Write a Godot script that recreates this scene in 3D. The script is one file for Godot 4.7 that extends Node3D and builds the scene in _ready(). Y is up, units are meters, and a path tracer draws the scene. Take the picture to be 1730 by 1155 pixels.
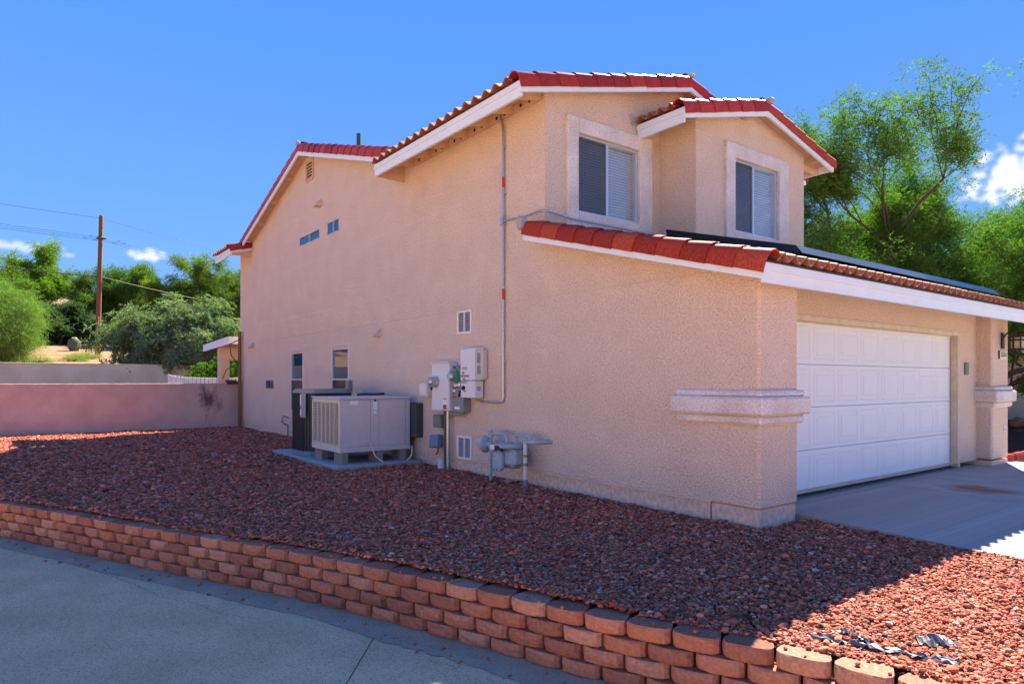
extends Node3D

# ---------------------------------------------------------------- mesh builder
class MB:
	var V := PackedVector3Array()
	var N := PackedVector3Array()
	var C := PackedColorArray()
	var UV := PackedVector2Array()
	var col := Color(1, 1, 1)
	var use_col := false
	var use_uv := false

	func tri(a: Vector3, b: Vector3, c: Vector3) -> void:
		var n := (b - a).cross(c - a).normalized()
		trin(a, b, c, n, n, n)

	func trin(a: Vector3, b: Vector3, c: Vector3, na: Vector3, nb: Vector3, nc: Vector3) -> void:
		V.append(a); V.append(c); V.append(b)
		N.append(na); N.append(nc); N.append(nb)
		if use_col:
			C.append(col); C.append(col); C.append(col)

	func quad(a: Vector3, b: Vector3, c: Vector3, d: Vector3) -> void:
		tri(a, b, c)
		tri(a, c, d)

	func quadn(a: Vector3, b: Vector3, c: Vector3, d: Vector3, na: Vector3, nb: Vector3, nc: Vector3, nd: Vector3) -> void:
		trin(a, b, c, na, nb, nc)
		trin(a, c, d, na, nc, nd)

	func face_out(p: Array, from: Vector3) -> void:
		var n: Vector3 = (p[1] - p[0]).cross(p[2] - p[0])
		var mid := Vector3.ZERO
		for q in p: mid += q
		mid /= p.size()
		if n.dot(mid - from) < 0: p.reverse()
		for i in range(1, p.size() - 1): tri(p[0], p[i], p[i + 1])

	func box(c: Vector3, s: Vector3, b := Basis()) -> void:
		cbox(c, s, 0.0, b)

	func cbox(c: Vector3, s: Vector3, e: float, b := Basis()) -> void:
		var h := s * 0.5
		for ax in 3:
			var u := (ax + 1) % 3
			var w := (ax + 2) % 3
			for sg in [-1.0, 1.0]:
				var pts := []
				for k in [[-1, -1], [1, -1], [1, 1], [-1, 1]]:
					var p := Vector3()
					p[ax] = sg * h[ax]; p[u] = k[0] * (h[u] - e); p[w] = k[1] * (h[w] - e)
					pts.append(c + b * p)
				face_out(pts, c)
			if e > 0:
				for k in [[-1, -1], [1, -1], [1, 1], [-1, 1]]:
					var pts := []
					for q in [[0, -1], [0, 1], [1, 1], [1, -1]]:
						var p := Vector3()
						p[ax] = q[1] * (h[ax] - e)
						p[u] = k[0] * (h[u] - (e if q[0] == 0 else 0.0))
						p[w] = k[1] * (h[w] - (0.0 if q[0] == 0 else e))
						pts.append(c + b * p)
					face_out(pts, c)
		if e > 0:
			for k in 8:
				var sx := 1.0 if k & 1 else -1.0
				var sy := 1.0 if k & 2 else -1.0
				var sz := 1.0 if k & 4 else -1.0
				face_out([c + b * Vector3(sx * h.x, sy * (h.y - e), sz * (h.z - e)), c + b * Vector3(sx * (h.x - e), sy * h.y, sz * (h.z - e)), c + b * Vector3(sx * (h.x - e), sy * (h.y - e), sz * h.z)], c)

	# prism: any convex polygon pushed by d
	func prism(p: Array, d: Vector3) -> void:
		var mid := Vector3.ZERO
		for q in p: mid += q
		mid = mid / p.size() + d * 0.5
		face_out(p.duplicate(), mid)
		var q2 := []
		for q in p: q2.append(q + d)
		face_out(q2.duplicate(), mid)
		for i in p.size():
			var j := (i + 1) % p.size()
			face_out([p[i], p[j], q2[j], q2[i]], mid)

	func tube(pts: Array, rad: Array, sides := 8, cap := true) -> void:
		var rings := []
		var norms := []
		var last := Vector3(0.31, 0.77, 0.53)
		for i in pts.size():
			var t: Vector3 = (pts[mini(i + 1, pts.size() - 1)] - pts[maxi(i - 1, 0)]).normalized()
			var x := last - t * last.dot(t)
			if x.length() < 0.01: x = Vector3(1, 0, 0).cross(t)
			x = x.normalized()
			last = x
			var y := t.cross(x)
			var r := []
			var n := []
			for k in sides:
				var a := TAU * k / sides
				var d := x * cos(a) + y * sin(a)
				n.append(d)
				r.append(pts[i] + d * rad[mini(i, rad.size() - 1)])
			rings.append(r)
			norms.append(n)
		for i in rings.size() - 1:
			for k in sides:
				var j := (k + 1) % sides
				quadn(rings[i][k], rings[i][j], rings[i + 1][j], rings[i + 1][k], norms[i][k], norms[i][j], norms[i + 1][j], norms[i + 1][k])
		if cap:
			for k in range(1, sides - 1):
				tri(rings[0][0], rings[0][k + 1], rings[0][k])
				tri(rings[-1][0], rings[-1][k], rings[-1][k + 1])

	# profile of Vector2(radius, height) turned round the y axis of b at c
	func lathe(prof: Array, c: Vector3, b := Basis(), sides := 20) -> void:
		for i in prof.size() - 1:
			var p: Vector2 = prof[i]
			var q: Vector2 = prof[i + 1]
			var e := (q - p).normalized()
			for k in sides:
				var a0 := TAU * k / sides
				var a1 := TAU * (k + 1) / sides
				var d0 := Vector3(cos(a0), 0, sin(a0))
				var d1 := Vector3(cos(a1), 0, sin(a1))
				var n0 := b * (d0 * e.y + Vector3(0, -e.x, 0))
				var n1 := b * (d1 * e.y + Vector3(0, -e.x, 0))
				quadn(c + b * (d0 * p.x + Vector3(0, p.y, 0)), c + b * (d0 * q.x + Vector3(0, q.y, 0)), c + b * (d1 * q.x + Vector3(0, q.y, 0)), c + b * (d1 * p.x + Vector3(0, p.y, 0)), n0, n0, n1, n1)

	# board whose top edge runs a-b, hanging h down and th thick towards out
	func board(a: Vector3, b: Vector3, h: float, out: Vector3) -> void:
		prism([a, b, b - Vector3(0, h, 0), a - Vector3(0, h, 0)], out)

	func mesh() -> ArrayMesh:
		var arr := []
		arr.resize(Mesh.ARRAY_MAX)
		arr[Mesh.ARRAY_VERTEX] = V
		arr[Mesh.ARRAY_NORMAL] = N
		if use_col: arr[Mesh.ARRAY_COLOR] = C
		if use_uv: arr[Mesh.ARRAY_TEX_UV] = UV
		var m := ArrayMesh.new()
		m.add_surface_from_arrays(Mesh.PRIMITIVE_TRIANGLES, arr)
		return m

# ---------------------------------------------------------------- nodes
var counts := {}
var rng := RandomNumberGenerator.new()
var mat := {}

func numbered(called: String, parent: Node) -> String:
	var k := str(parent.get_instance_id()) + called
	counts[k] = counts.get(k, 0) + 1
	return called if counts[k] == 1 else "%s_%03d" % [called, counts[k] - 1]

func obj(called: String, m, material: Material, parent: Node = self, xf := Transform3D()) -> MeshInstance3D:
	var o := MeshInstance3D.new()
	o.name = numbered(called, parent)
	o.mesh = m.mesh() if m is MB else m
	o.material_override = material
	o.transform = xf
	o.cast_shadow = GeometryInstance3D.SHADOW_CASTING_SETTING_ON
	parent.add_child(o, true)
	return o

func grp(called: String, parent: Node = self, at := Vector3.ZERO) -> Node3D:
	var o := Node3D.new()
	o.name = numbered(called, parent)
	o.position = at
	parent.add_child(o, true)
	return o

func tag(o: Node, label: String, category: String, group := "") -> Node:
	o.set_meta("label", label)
	o.set_meta("category", category)
	if group: o.set_meta("group", group)
	return o

func structure(o: Node) -> Node:
	o.set_meta("kind", "structure")
	return o

func stuff(o: Node) -> Node:
	o.set_meta("kind", "stuff")
	return o

# ---------------------------------------------------------------- materials
func lin(r: float, g: float, b: float) -> Color:
	return Color(r, g, b).linear_to_srgb()

func noise_image(size: int, freq: float, oct: int, sd: int, kind := FastNoiseLite.TYPE_SIMPLEX_SMOOTH) -> Image:
	var n := FastNoiseLite.new()
	n.noise_type = kind
	n.seed = sd
	n.frequency = freq
	n.fractal_octaves = oct
	var im := n.get_seamless_image(size, size)
	im.convert(Image.FORMAT_L8)
	return im

# grey noise turned into colours between a and b (linear), tint textures around 1
func tint_texture(im: Image, a: Color, b: Color, contrast := 1.0) -> ImageTexture:
	var out := Image.create(im.get_width(), im.get_height(), false, Image.FORMAT_RGB8)
	var lut := []
	for i in 256:
		lut.append(a.lerp(b, clampf((i / 255.0 - 0.5) * contrast + 0.5, 0, 1)).linear_to_srgb())
	var d := im.get_data()
	var w := im.get_width()
	for y in im.get_height():
		for x in w:
			out.set_pixel(x, y, lut[d[y * w + x]])
	return ImageTexture.create_from_image(out)

# fine aggregate: light and dark grains on an even ground
func speckle_texture(sd: int) -> ImageTexture:
	var r := RandomNumberGenerator.new()
	r.seed = sd
	var W := 512
	var im := noise_image(W, 0.16, 2, sd)
	var d := im.get_data()
	var out := PackedByteArray()
	out.resize(W * W * 3)
	for i in W * W:
		var v := 238.0 + (d[i] - 128) * 0.10 + r.randf_range(-20, 14)
		var t := r.randf()
		if t < 0.06: v -= r.randf_range(50, 130)
		elif t < 0.055: v += r.randf_range(20, 40)
		var w := r.randf_range(-8, 8)
		out[i * 3] = clampi(int(v + w), 0, 255)
		out[i * 3 + 1] = clampi(int(v), 0, 255)
		out[i * 3 + 2] = clampi(int(v - w), 0, 255)
	return ImageTexture.create_from_image(Image.create_from_data(W, W, false, Image.FORMAT_RGB8, out))

func material(key: String, c: Color, rough := 0.8, metal := 0.0, spec := 0.5) -> StandardMaterial3D:
	var m := StandardMaterial3D.new()
	m.resource_name = key
	m.albedo_color = c
	m.roughness = rough
	m.metallic = metal
	m.metallic_specular = spec
	m.cull_mode = BaseMaterial3D.CULL_DISABLED
	mat[key] = m
	return m

func world_tex(m: StandardMaterial3D, tex: Texture2D, size: float) -> void:
	m.albedo_texture = tex
	m.uv1_triplanar = true
	m.uv1_world_triplanar = true
	m.uv1_scale = Vector3.ONE / size

func relief(m: StandardMaterial3D, im: ImageTexture, cm: float) -> void:
	m.heightmap_enabled = true
	m.heightmap_texture = im
	m.heightmap_scale = cm

func blotch(m: StandardMaterial3D, tex: Texture2D, size: float) -> void:
	m.detail_enabled = true
	m.detail_albedo = tex
	m.detail_blend_mode = BaseMaterial3D.BLEND_MODE_MUL
	m.detail_uv_layer = BaseMaterial3D.DETAIL_UV_2
	m.uv2_triplanar = true
	m.uv2_world_triplanar = true
	m.uv2_scale = Vector3.ONE / size

func make_materials() -> void:
	var im_stucco := noise_image(512, 0.08, 3, 4)
	var im_fine := noise_image(512, 0.12, 2, 9)
	var im_coarse := noise_image(512, 0.008, 5, 21)
	var im_mid := noise_image(512, 0.025, 4, 33)
	var t_stucco := ImageTexture.create_from_image(im_stucco)
	var t_fine := ImageTexture.create_from_image(im_fine)
	var t_mid := ImageTexture.create_from_image(im_mid)
	var c_stucco := tint_texture(im_stucco, Color(0.68, 0.63, 0.60), Color(1, 1, 1), 1.25)
	var c_blotch := tint_texture(im_coarse, Color(0.86, 0.82, 0.80), Color(1, 1, 1), 1.6)
	var c_soft := tint_texture(noise_image(512, 0.012, 6, 61), Color(0.945, 0.93, 0.92), Color(1, 1, 1), 1.5)
	var c_fine := tint_texture(im_fine, Color(0.72, 0.72, 0.72), Color(1, 1, 1), 1.5)
	var c_mid := tint_texture(im_mid, Color(0.7, 0.7, 0.7), Color(1, 1, 1), 1.5)
	var c_grain := tint_texture(im_fine, Color(0.60, 0.58, 0.57), Color(1, 1, 1), 1.4)
	var c_rough := tint_texture(im_fine, Color(0.64, 0.58, 0.54), Color(1, 1, 1), 1.5)
	var c_stain := tint_texture(im_mid, Color(0.74, 0.62, 0.55), Color(1, 1, 1), 1.9)
	var m: StandardMaterial3D
	m = material("stucco", lin(0.85, 0.675, 0.55), 0.95, 0.0, 0.25)
	world_tex(m, c_stucco, 1.25); relief(m, t_stucco, 1.5); blotch(m, c_soft, 5.1)
	m = material("fence_stucco", lin(0.76, 0.56, 0.50), 0.95, 0.0, 0.25)
	world_tex(m, c_stucco, 1.1); relief(m, t_stucco, 1.0); blotch(m, c_blotch, 4.1)
	m = material("tan_stucco", lin(0.82, 0.75, 0.56), 0.95, 0.0, 0.25)
	world_tex(m, c_stucco, 1.4); relief(m, t_stucco, 0.8); blotch(m, c_blotch, 5.0)
	m = material("cream_stucco", lin(0.62, 0.53, 0.42), 0.95, 0.0, 0.25)
	world_tex(m, c_stucco, 1.4); relief(m, t_stucco, 0.8); blotch(m, c_blotch, 5.0)
	m = material("trim_stucco", lin(0.86, 0.80, 0.78), 0.95, 0.0, 0.25)
	world_tex(m, c_grain, 1.3); m.albedo_texture = c_stucco; relief(m, t_stucco, 1.0); blotch(m, c_blotch, 2.3)
	m = material("foundation", lin(0.80, 0.58, 0.45), 0.95, 0.0, 0.25)
	world_tex(m, c_mid, 1.0); relief(m, t_fine, 0.2)
	m = material("fascia", lin(0.73, 0.79, 0.87), 0.6)
	world_tex(m, tint_texture(im_coarse, Color(0.93, 0.92, 0.90), Color(1, 1, 1)), 1.7)
	m = material("soffit", lin(0.66, 0.43, 0.28), 0.85)
	world_tex(m, c_blotch, 1.3)
	m = material("hole", lin(0.012, 0.011, 0.01), 0.9)
	var reds := [lin(0.46, 0.052, 0.05), lin(0.52, 0.065, 0.055), lin(0.37, 0.045, 0.048)]
	for i in 3:
		m = material("tile_%d" % i, reds[i], 0.30, 0.0, 0.17)
		world_tex(m, c_mid, 0.7); relief(m, t_fine, 0.05); blotch(m, c_blotch, 0.9)
	var reds2 := [lin(0.47, 0.062, 0.038), lin(0.38, 0.05, 0.033), lin(0.53, 0.088, 0.052)]
	for i in 3:
		m = material("front_tile_%d" % i, reds2[i], 0.7, 0.0, 0.25)
		world_tex(m, c_mid, 0.6); relief(m, t_fine, 0.12); blotch(m, c_stain, 0.5)
	m = material("eave_tile", lin(0.44, 0.17, 0.10), 0.75, 0.0, 0.4)
	world_tex(m, c_grain, 0.5); relief(m, t_fine, 0.1)
	m = material("mortar", lin(0.36, 0.35, 0.33), 0.95)
	relief(m, t_fine, 0.3); m.uv1_triplanar = true; m.uv1_world_triplanar = true
	m = material("door_white", lin(0.78, 0.78, 0.80), 0.45)
	m = material("jamb", lin(0.66, 0.55, 0.40), 0.6)
	world_tex(m, c_blotch, 0.9)
	m = material("aluminium", lin(0.60, 0.62, 0.65), 0.35, 0.6)
	m = material("galvanised", lin(0.55, 0.57, 0.60), 0.35, 0.8)
	world_tex(m, c_mid, 0.5)
	m = material("blind", lin(0.31, 0.37, 0.43), 0.6)
	m = material("screen", lin(0.02, 0.035, 0.06), 0.55)
	m.albedo_color.a = 0.32
	m.transparency = BaseMaterial3D.TRANSPARENCY_ALPHA
	m = material("vent_mesh", lin(0.06, 0.065, 0.075), 0.7)
	m = material("room_dark", lin(0.05, 0.05, 0.055), 0.9)
	m = material("glass", Color(0.9, 0.95, 1.0, 0.12), 0.02, 0.0, 0.8)
	m.transparency = BaseMaterial3D.TRANSPARENCY_ALPHA
	m = material("painted_sky_glass", lin(0.012, 0.05, 0.10), 0.03, 0.0, 0.9)  # reflected sky is put into the base colour as a blue tone
	m = material("gravel_soil", lin(0.13, 0.055, 0.045), 1.0, 0.0, 0.2)
	world_tex(m, c_grain, 0.4); relief(m, t_fine, 1.0)
	m = material("stone", Color(1, 1, 1), 0.85, 0.0, 0.35)
	m.vertex_color_use_as_albedo = true
	world_tex(m, c_fine, 0.07)
	for i in 5:
		var cc: Color = [Color(0.66, 0.32, 0.23), Color(0.56, 0.25, 0.175), Color(0.70, 0.39, 0.29), Color(0.47, 0.22, 0.165), Color(0.61, 0.28, 0.19)][i]
		m = material("block_%d" % i, lin(cc.r, cc.g, cc.b), 0.95, 0.0, 0.25)
		world_tex(m, c_rough, 0.27); relief(m, t_stucco, 0.9); blotch(m, c_stain, 0.43)
	m = material("sidewalk", lin(0.80, 0.53, 0.32), 0.95, 0.0, 0.25)
	world_tex(m, speckle_texture(71), 2.6); relief(m, t_fine, 0.10); blotch(m, tint_texture(im_coarse, Color(0.86, 0.84, 0.82), Color(1, 1, 1), 1.5), 3.7)
	m = material("strip_concrete", lin(0.50, 0.37, 0.265), 0.9, 0.0, 0.3)  # darker and smoother than the sidewalk slabs
	world_tex(m, speckle_texture(72), 2.3); relief(m, t_fine, 0.05); blotch(m, c_blotch, 1.7)
	m = material("ground", lin(0.50, 0.40, 0.30), 1.0, 0.0, 0.2)
	world_tex(m, c_grain, 1.1); blotch(m, c_blotch, 9.0)
	m = material("sand", lin(0.52, 0.39, 0.28), 1.0, 0.0, 0.2)
	world_tex(m, c_grain, 1.9); relief(m, t_mid, 4.0); blotch(m, tint_texture(im_coarse, Color(0.65, 0.63, 0.6), Color(1, 1, 1), 1.6), 13.0)
	m = material("slope_soil", lin(0.40, 0.27, 0.18), 1.0, 0.0, 0.2)
	world_tex(m, c_rough, 1.9); relief(m, t_mid, 4.0); blotch(m, c_stain, 9.0)
	m = material("cooler_paint", lin(0.60, 0.55, 0.56), 0.5)
	world_tex(m, c_soft, 0.9)
	m = material("louvre", lin(0.60, 0.52, 0.40), 0.6)
	m = material("pad", lin(0.10, 0.065, 0.04), 1.0)
	m = material("dark_metal", lin(0.055, 0.06, 0.065), 0.45, 0.2)
	m = material("grey_plastic", lin(0.26, 0.27, 0.28), 0.5)
	m = material("cinder", lin(0.33, 0.29, 0.26), 1.0)
	world_tex(m, c_grain, 0.4); relief(m, t_fine, 0.3)
	m = material("pad_concrete", lin(0.36, 0.38, 0.38), 0.9)
	world_tex(m, c_mid, 0.7)
	m = material("white_box", lin(0.72, 0.69, 0.68), 0.5)
	m = material("beige_box", lin(0.62, 0.55, 0.50), 0.5)
	m = material("blue_grey_box", lin(0.14, 0.22, 0.28), 0.5)
	m = material("grey_box", lin(0.20, 0.225, 0.24), 0.5)
	m = material("green_box", lin(0.16, 0.20, 0.16), 0.6)
	m = material("blue_box", lin(0.17, 0.22, 0.32), 0.5)
	m = material("label_white", lin(0.80, 0.80, 0.80), 0.6)
	m = material("label_red", lin(0.50, 0.03, 0.05), 0.6)
	m = material("label_orange", lin(0.70, 0.22, 0.04), 0.6)
	m = material("label_grey", lin(0.36, 0.36, 0.38), 0.6)
	m = material("label_teal", lin(0.10, 0.38, 0.36), 0.6)
	m = material("ring_green", lin(0.05, 0.33, 0.10), 0.5)
	m = material("black", lin(0.015, 0.015, 0.017), 0.5)
	m = material("gas_paint", lin(0.36, 0.44, 0.50), 0.55)
	world_tex(m, c_blotch, 0.3)
	m = material("brass", lin(0.40, 0.26, 0.10), 0.5, 0.5)
	m = material("white_pipe", lin(0.62, 0.64, 0.66), 0.6)
	m = material("rust", lin(0.24, 0.12, 0.05), 0.95)
	world_tex(m, c_mid, 0.3)
	m = material("panel_frame", lin(0.012, 0.012, 0.016), 0.4, 0.3)
	m = material("panel_glass", lin(0.010, 0.016, 0.035), 0.08, 0.0, 0.7)
	m = material("skirt", lin(0.13, 0.17, 0.20), 0.32, 0.7)
	m = material("copper_rail", lin(0.30, 0.19, 0.20), 0.5, 0.4)
	m = material("pole_wood", lin(0.20, 0.085, 0.04), 0.95)
	world_tex(m, c_mid, 0.8)
	m = material("yellow", lin(0.65, 0.50, 0.03), 0.6)
	m = material("wire", lin(0.02, 0.02, 0.025), 0.6)
	m = material("bark", lin(0.14, 0.10, 0.075), 0.95)
	world_tex(m, c_grain, 0.5); relief(m, t_fine, 1.0)
	m = material("leaf", Color(1, 1, 1), 0.85, 0.0, 0.15)
	m.vertex_color_use_as_albedo = true
	m.backlight_enabled = true
	m.backlight = Color(0.72, 0.9, 0.5)
	m = material("lamp_glass", lin(0.55, 0.42, 0.22), 0.25)
	m = material("plaque", lin(0.72, 0.68, 0.60), 0.5)
	m = material("fabric_sheet", lin(0.10, 0.11, 0.13), 0.5)
	m = material("far_wall", lin(0.40, 0.34, 0.26), 0.95)
	m = material("far_roof", lin(0.30, 0.24, 0.19), 0.95)
	world_tex(m, c_mid, 2.0)
	m = material("block_wall", lin(0.16, 0.125, 0.105), 0.95)
	world_tex(m, c_mid, 1.3)
	m = material("vinyl", lin(0.78, 0.78, 0.76), 0.5)
	m = material("cactus", lin(0.10, 0.14, 0.06), 0.8)
	m = material("rock_orange", lin(0.42, 0.17, 0.09), 0.9)
	relief(m, t_mid, 1.0); m.uv1_triplanar = true
	m = material("rock_white", lin(0.6, 0.58, 0.55), 0.9)
	m = material("terracotta_roof", lin(0.50, 0.24, 0.17), 0.9)
	m = material("outlet", lin(0.55, 0.58, 0.62), 0.5)

# ---------------------------------------------------------------- constants of the place
const SUN := Vector3(-0.95, -1.0, 0.49)
const FY := -0.5          # lower pavement level

func _ready() -> void:
	rng.seed = 7711
	setup_view()
	make_materials()
	build_ground()
	build_retaining_wall()
	build_house()
	build_yard_wall()
	build_equipment()
	build_background_left()
	build_across()
	build_background_right()
	build_gravel()
	build_small_things()

func setup_view() -> void:
	var cam := Camera3D.new()
	cam.name = "camera"
	add_child(cam)
	cam.position = Vector3(-5.993, 1.40, 3.85)
	cam.look_at(cam.position + Vector3(0.602, 0, -0.7985), Vector3.UP)
	cam.projection = Camera3D.PROJECTION_FRUSTUM
	cam.near = 0.1
	cam.far = 3000.0
	cam.size = 0.101942
	cam.frustum_offset = Vector2(0, 0.0057811)
	cam.current = true
	var sun := DirectionalLight3D.new()
	sun.name = "sun"
	add_child(sun)
	sun.look_at_from_position(Vector3.ZERO, SUN, Vector3.UP)
	sun.light_energy = 1.2
	sun.light_color = Color(1.0, 0.94, 0.85)
	sun.light_angular_distance = 0.53
	sun.shadow_enabled = true
	var we := WorldEnvironment.new()
	we.name = "environment"
	var env := Environment.new()
	env.background_mode = Environment.BG_SKY
	var sky := Sky.new()
	var sm := ProceduralSkyMaterial.new()
	sm.sky_top_color = lin(0.013, 0.050, 0.165)
	sm.sky_horizon_color = lin(0.053, 0.105, 0.19)
	sm.sky_curve = 0.19
	sm.ground_bottom_color = lin(0.30, 0.25, 0.2)
	sm.ground_horizon_color = lin(0.36, 0.34, 0.32)
	sm.sun_angle_max = 0.0
	sm.sky_cover = clouds()
	sm.sky_cover_modulate = Color(0.42, 0.42, 0.42)
	sky.sky_material = sm
	env.sky = sky
	env.ambient_light_source = Environment.AMBIENT_SOURCE_SKY
	env.tonemap_mode = Environment.TONE_MAPPER_LINEAR
	env.tonemap_exposure = 6.2
	env.sdfgi_enabled = true
	env.ssao_enabled = true
	env.ssil_enabled = true
	we.environment = env
	add_child(we)

# a few small cumulus puffs; the sky cover is added to the blue
func clouds() -> ImageTexture:
	var W := 2048
	var im := Image.create(W, W / 2, false, Image.FORMAT_RGBA8)
	im.fill(Color(0, 0, 0, 0))
	var n := FastNoiseLite.new()
	n.seed = 5
	n.frequency = 0.9
	n.fractal_octaves = 5
	# azimuth from -z towards +x, elevation, half width, half height (degrees), strength
	var puffs := [[8.5, 9.3, 1.45, 0.5, 0.9], [0.9, 9.1, 1.9, 0.4, 0.6], [3.5, 8.8, 0.45, 0.2, 0.6], [-3.2, 9.4, 1.6, 0.5, 0.5],
		[75.5, 13.4, 4.6, 2.8, 1.0], [80.5, 14.8, 4.2, 3.0, 1.0], [89.0, 13.5, 6.0, 3.0, 0.9], [104.0, 12.0, 7.0, 2.4, 0.8], [128.0, 13.0, 6.0, 2.2, 0.8], [152.0, 11.0, 6.0, 2.0, 0.8],
		[178.0, 14.0, 7.0, 2.6, 0.8], [205.0, 12.0, 6.0, 2.0, 0.8], [236.0, 13.0, 7.0, 2.5, 0.8], [268.0, 11.0, 6.0, 2.0, 0.8], [300.0, 12.5, 6.0, 2.2, 0.8], [328.0, 10.5, 5.0, 1.6, 0.7]]
	for p in puffs:
		var y0 := int((90.0 - p[1] - p[3] * 1.8) / 180.0 * (W / 2))
		var y1 := int((90.0 - p[1] + p[3] * 1.8) / 180.0 * (W / 2))
		var x0 := int((p[0] - p[2] * 1.5) / 360.0 * W)
		var x1 := int((p[0] + p[2] * 1.5) / 360.0 * W)
		for y in range(y0, y1 + 1):
			for x in range(x0, x1 + 1):
				var az := (x + 0.5) * 360.0 / W
				var el := 90.0 - (y + 0.5) * 180.0 / (W / 2)
				var dx: float = (az - p[0]) / p[2]
				var dy: float = (el - p[1]) / p[3]
				if dy < 0: dy *= 1.5
				var d: float = 1.0 - sqrt(dx * dx + dy * dy) + 0.75 * n.get_noise_2d(az * 0.9, el * 1.3) + 0.25 * n.get_noise_2d(az * 3.5, el * 4.0)
				var a := smoothstep(0.0, 0.42, d) * float(p[4])
				var xx := posmod(x, W)
				var old := im.get_pixel(xx, y).a
				im.set_pixel(xx, y, Color(1.0, 0.86, 0.62, maxf(old, a * 0.92)))
	return ImageTexture.create_from_image(im)

# ---------------------------------------------------------------- ground
var wall_curve := Curve3D.new()

func wall_points() -> void:
	var pts := [[-11.9, -18.3], [-8.85, -12.2], [-6.05, -6.44], [-4.95, -4.0], [-3.98, -1.94], [-3.42, -0.45], [-3.02, 0.75], [-2.62, 1.75], [-2.44, 2.45], [-2.42, 3.2], [-2.6, 4.1], [-3.0, 5.0]]
	for i in pts.size():
		var p := Vector3(pts[i][0], 0, pts[i][1])
		var a: Array = pts[maxi(i - 1, 0)]
		var b: Array = pts[mini(i + 1, pts.size() - 1)]
		var t := Vector3(b[0] - a[0], 0, b[1] - a[1]) / 6.0
		wall_curve.add_point(p, -t, t)
	wall_curve.bake_interval = 0.05

var wall_table := PackedFloat32Array()
func wall_x(z: float) -> float:
	# x of the wall's front line at z, from a table with a step of 0.02 m
	if wall_table.is_empty():
		var L := wall_curve.get_baked_length()
		var k := 0
		var p := wall_curve.sample_baked(0.0)
		var q := p
		for i in 1200:
			var zz := -19.0 + 0.02 * i
			while q.z < zz and k < 4000:
				k += 1
				p = q
				q = wall_curve.sample_baked(L * k / 4000.0)
			wall_table.append(q.x)
	return wall_table[clampi(int((z + 19.0) / 0.02), 0, 1199)]
var gnoise := FastNoiseLite.new()

func gravel_y(x: float, z: float) -> float:
	return -0.085 + 0.028 * gnoise.get_noise_2d(x * 60.0, z * 60.0) - 0.02 * smoothstep(0.2, 2.6, z)

func drive_y(z: float) -> float:
	return -0.012 - 0.036 * maxf(z + 0.45, 0.0)

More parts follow.
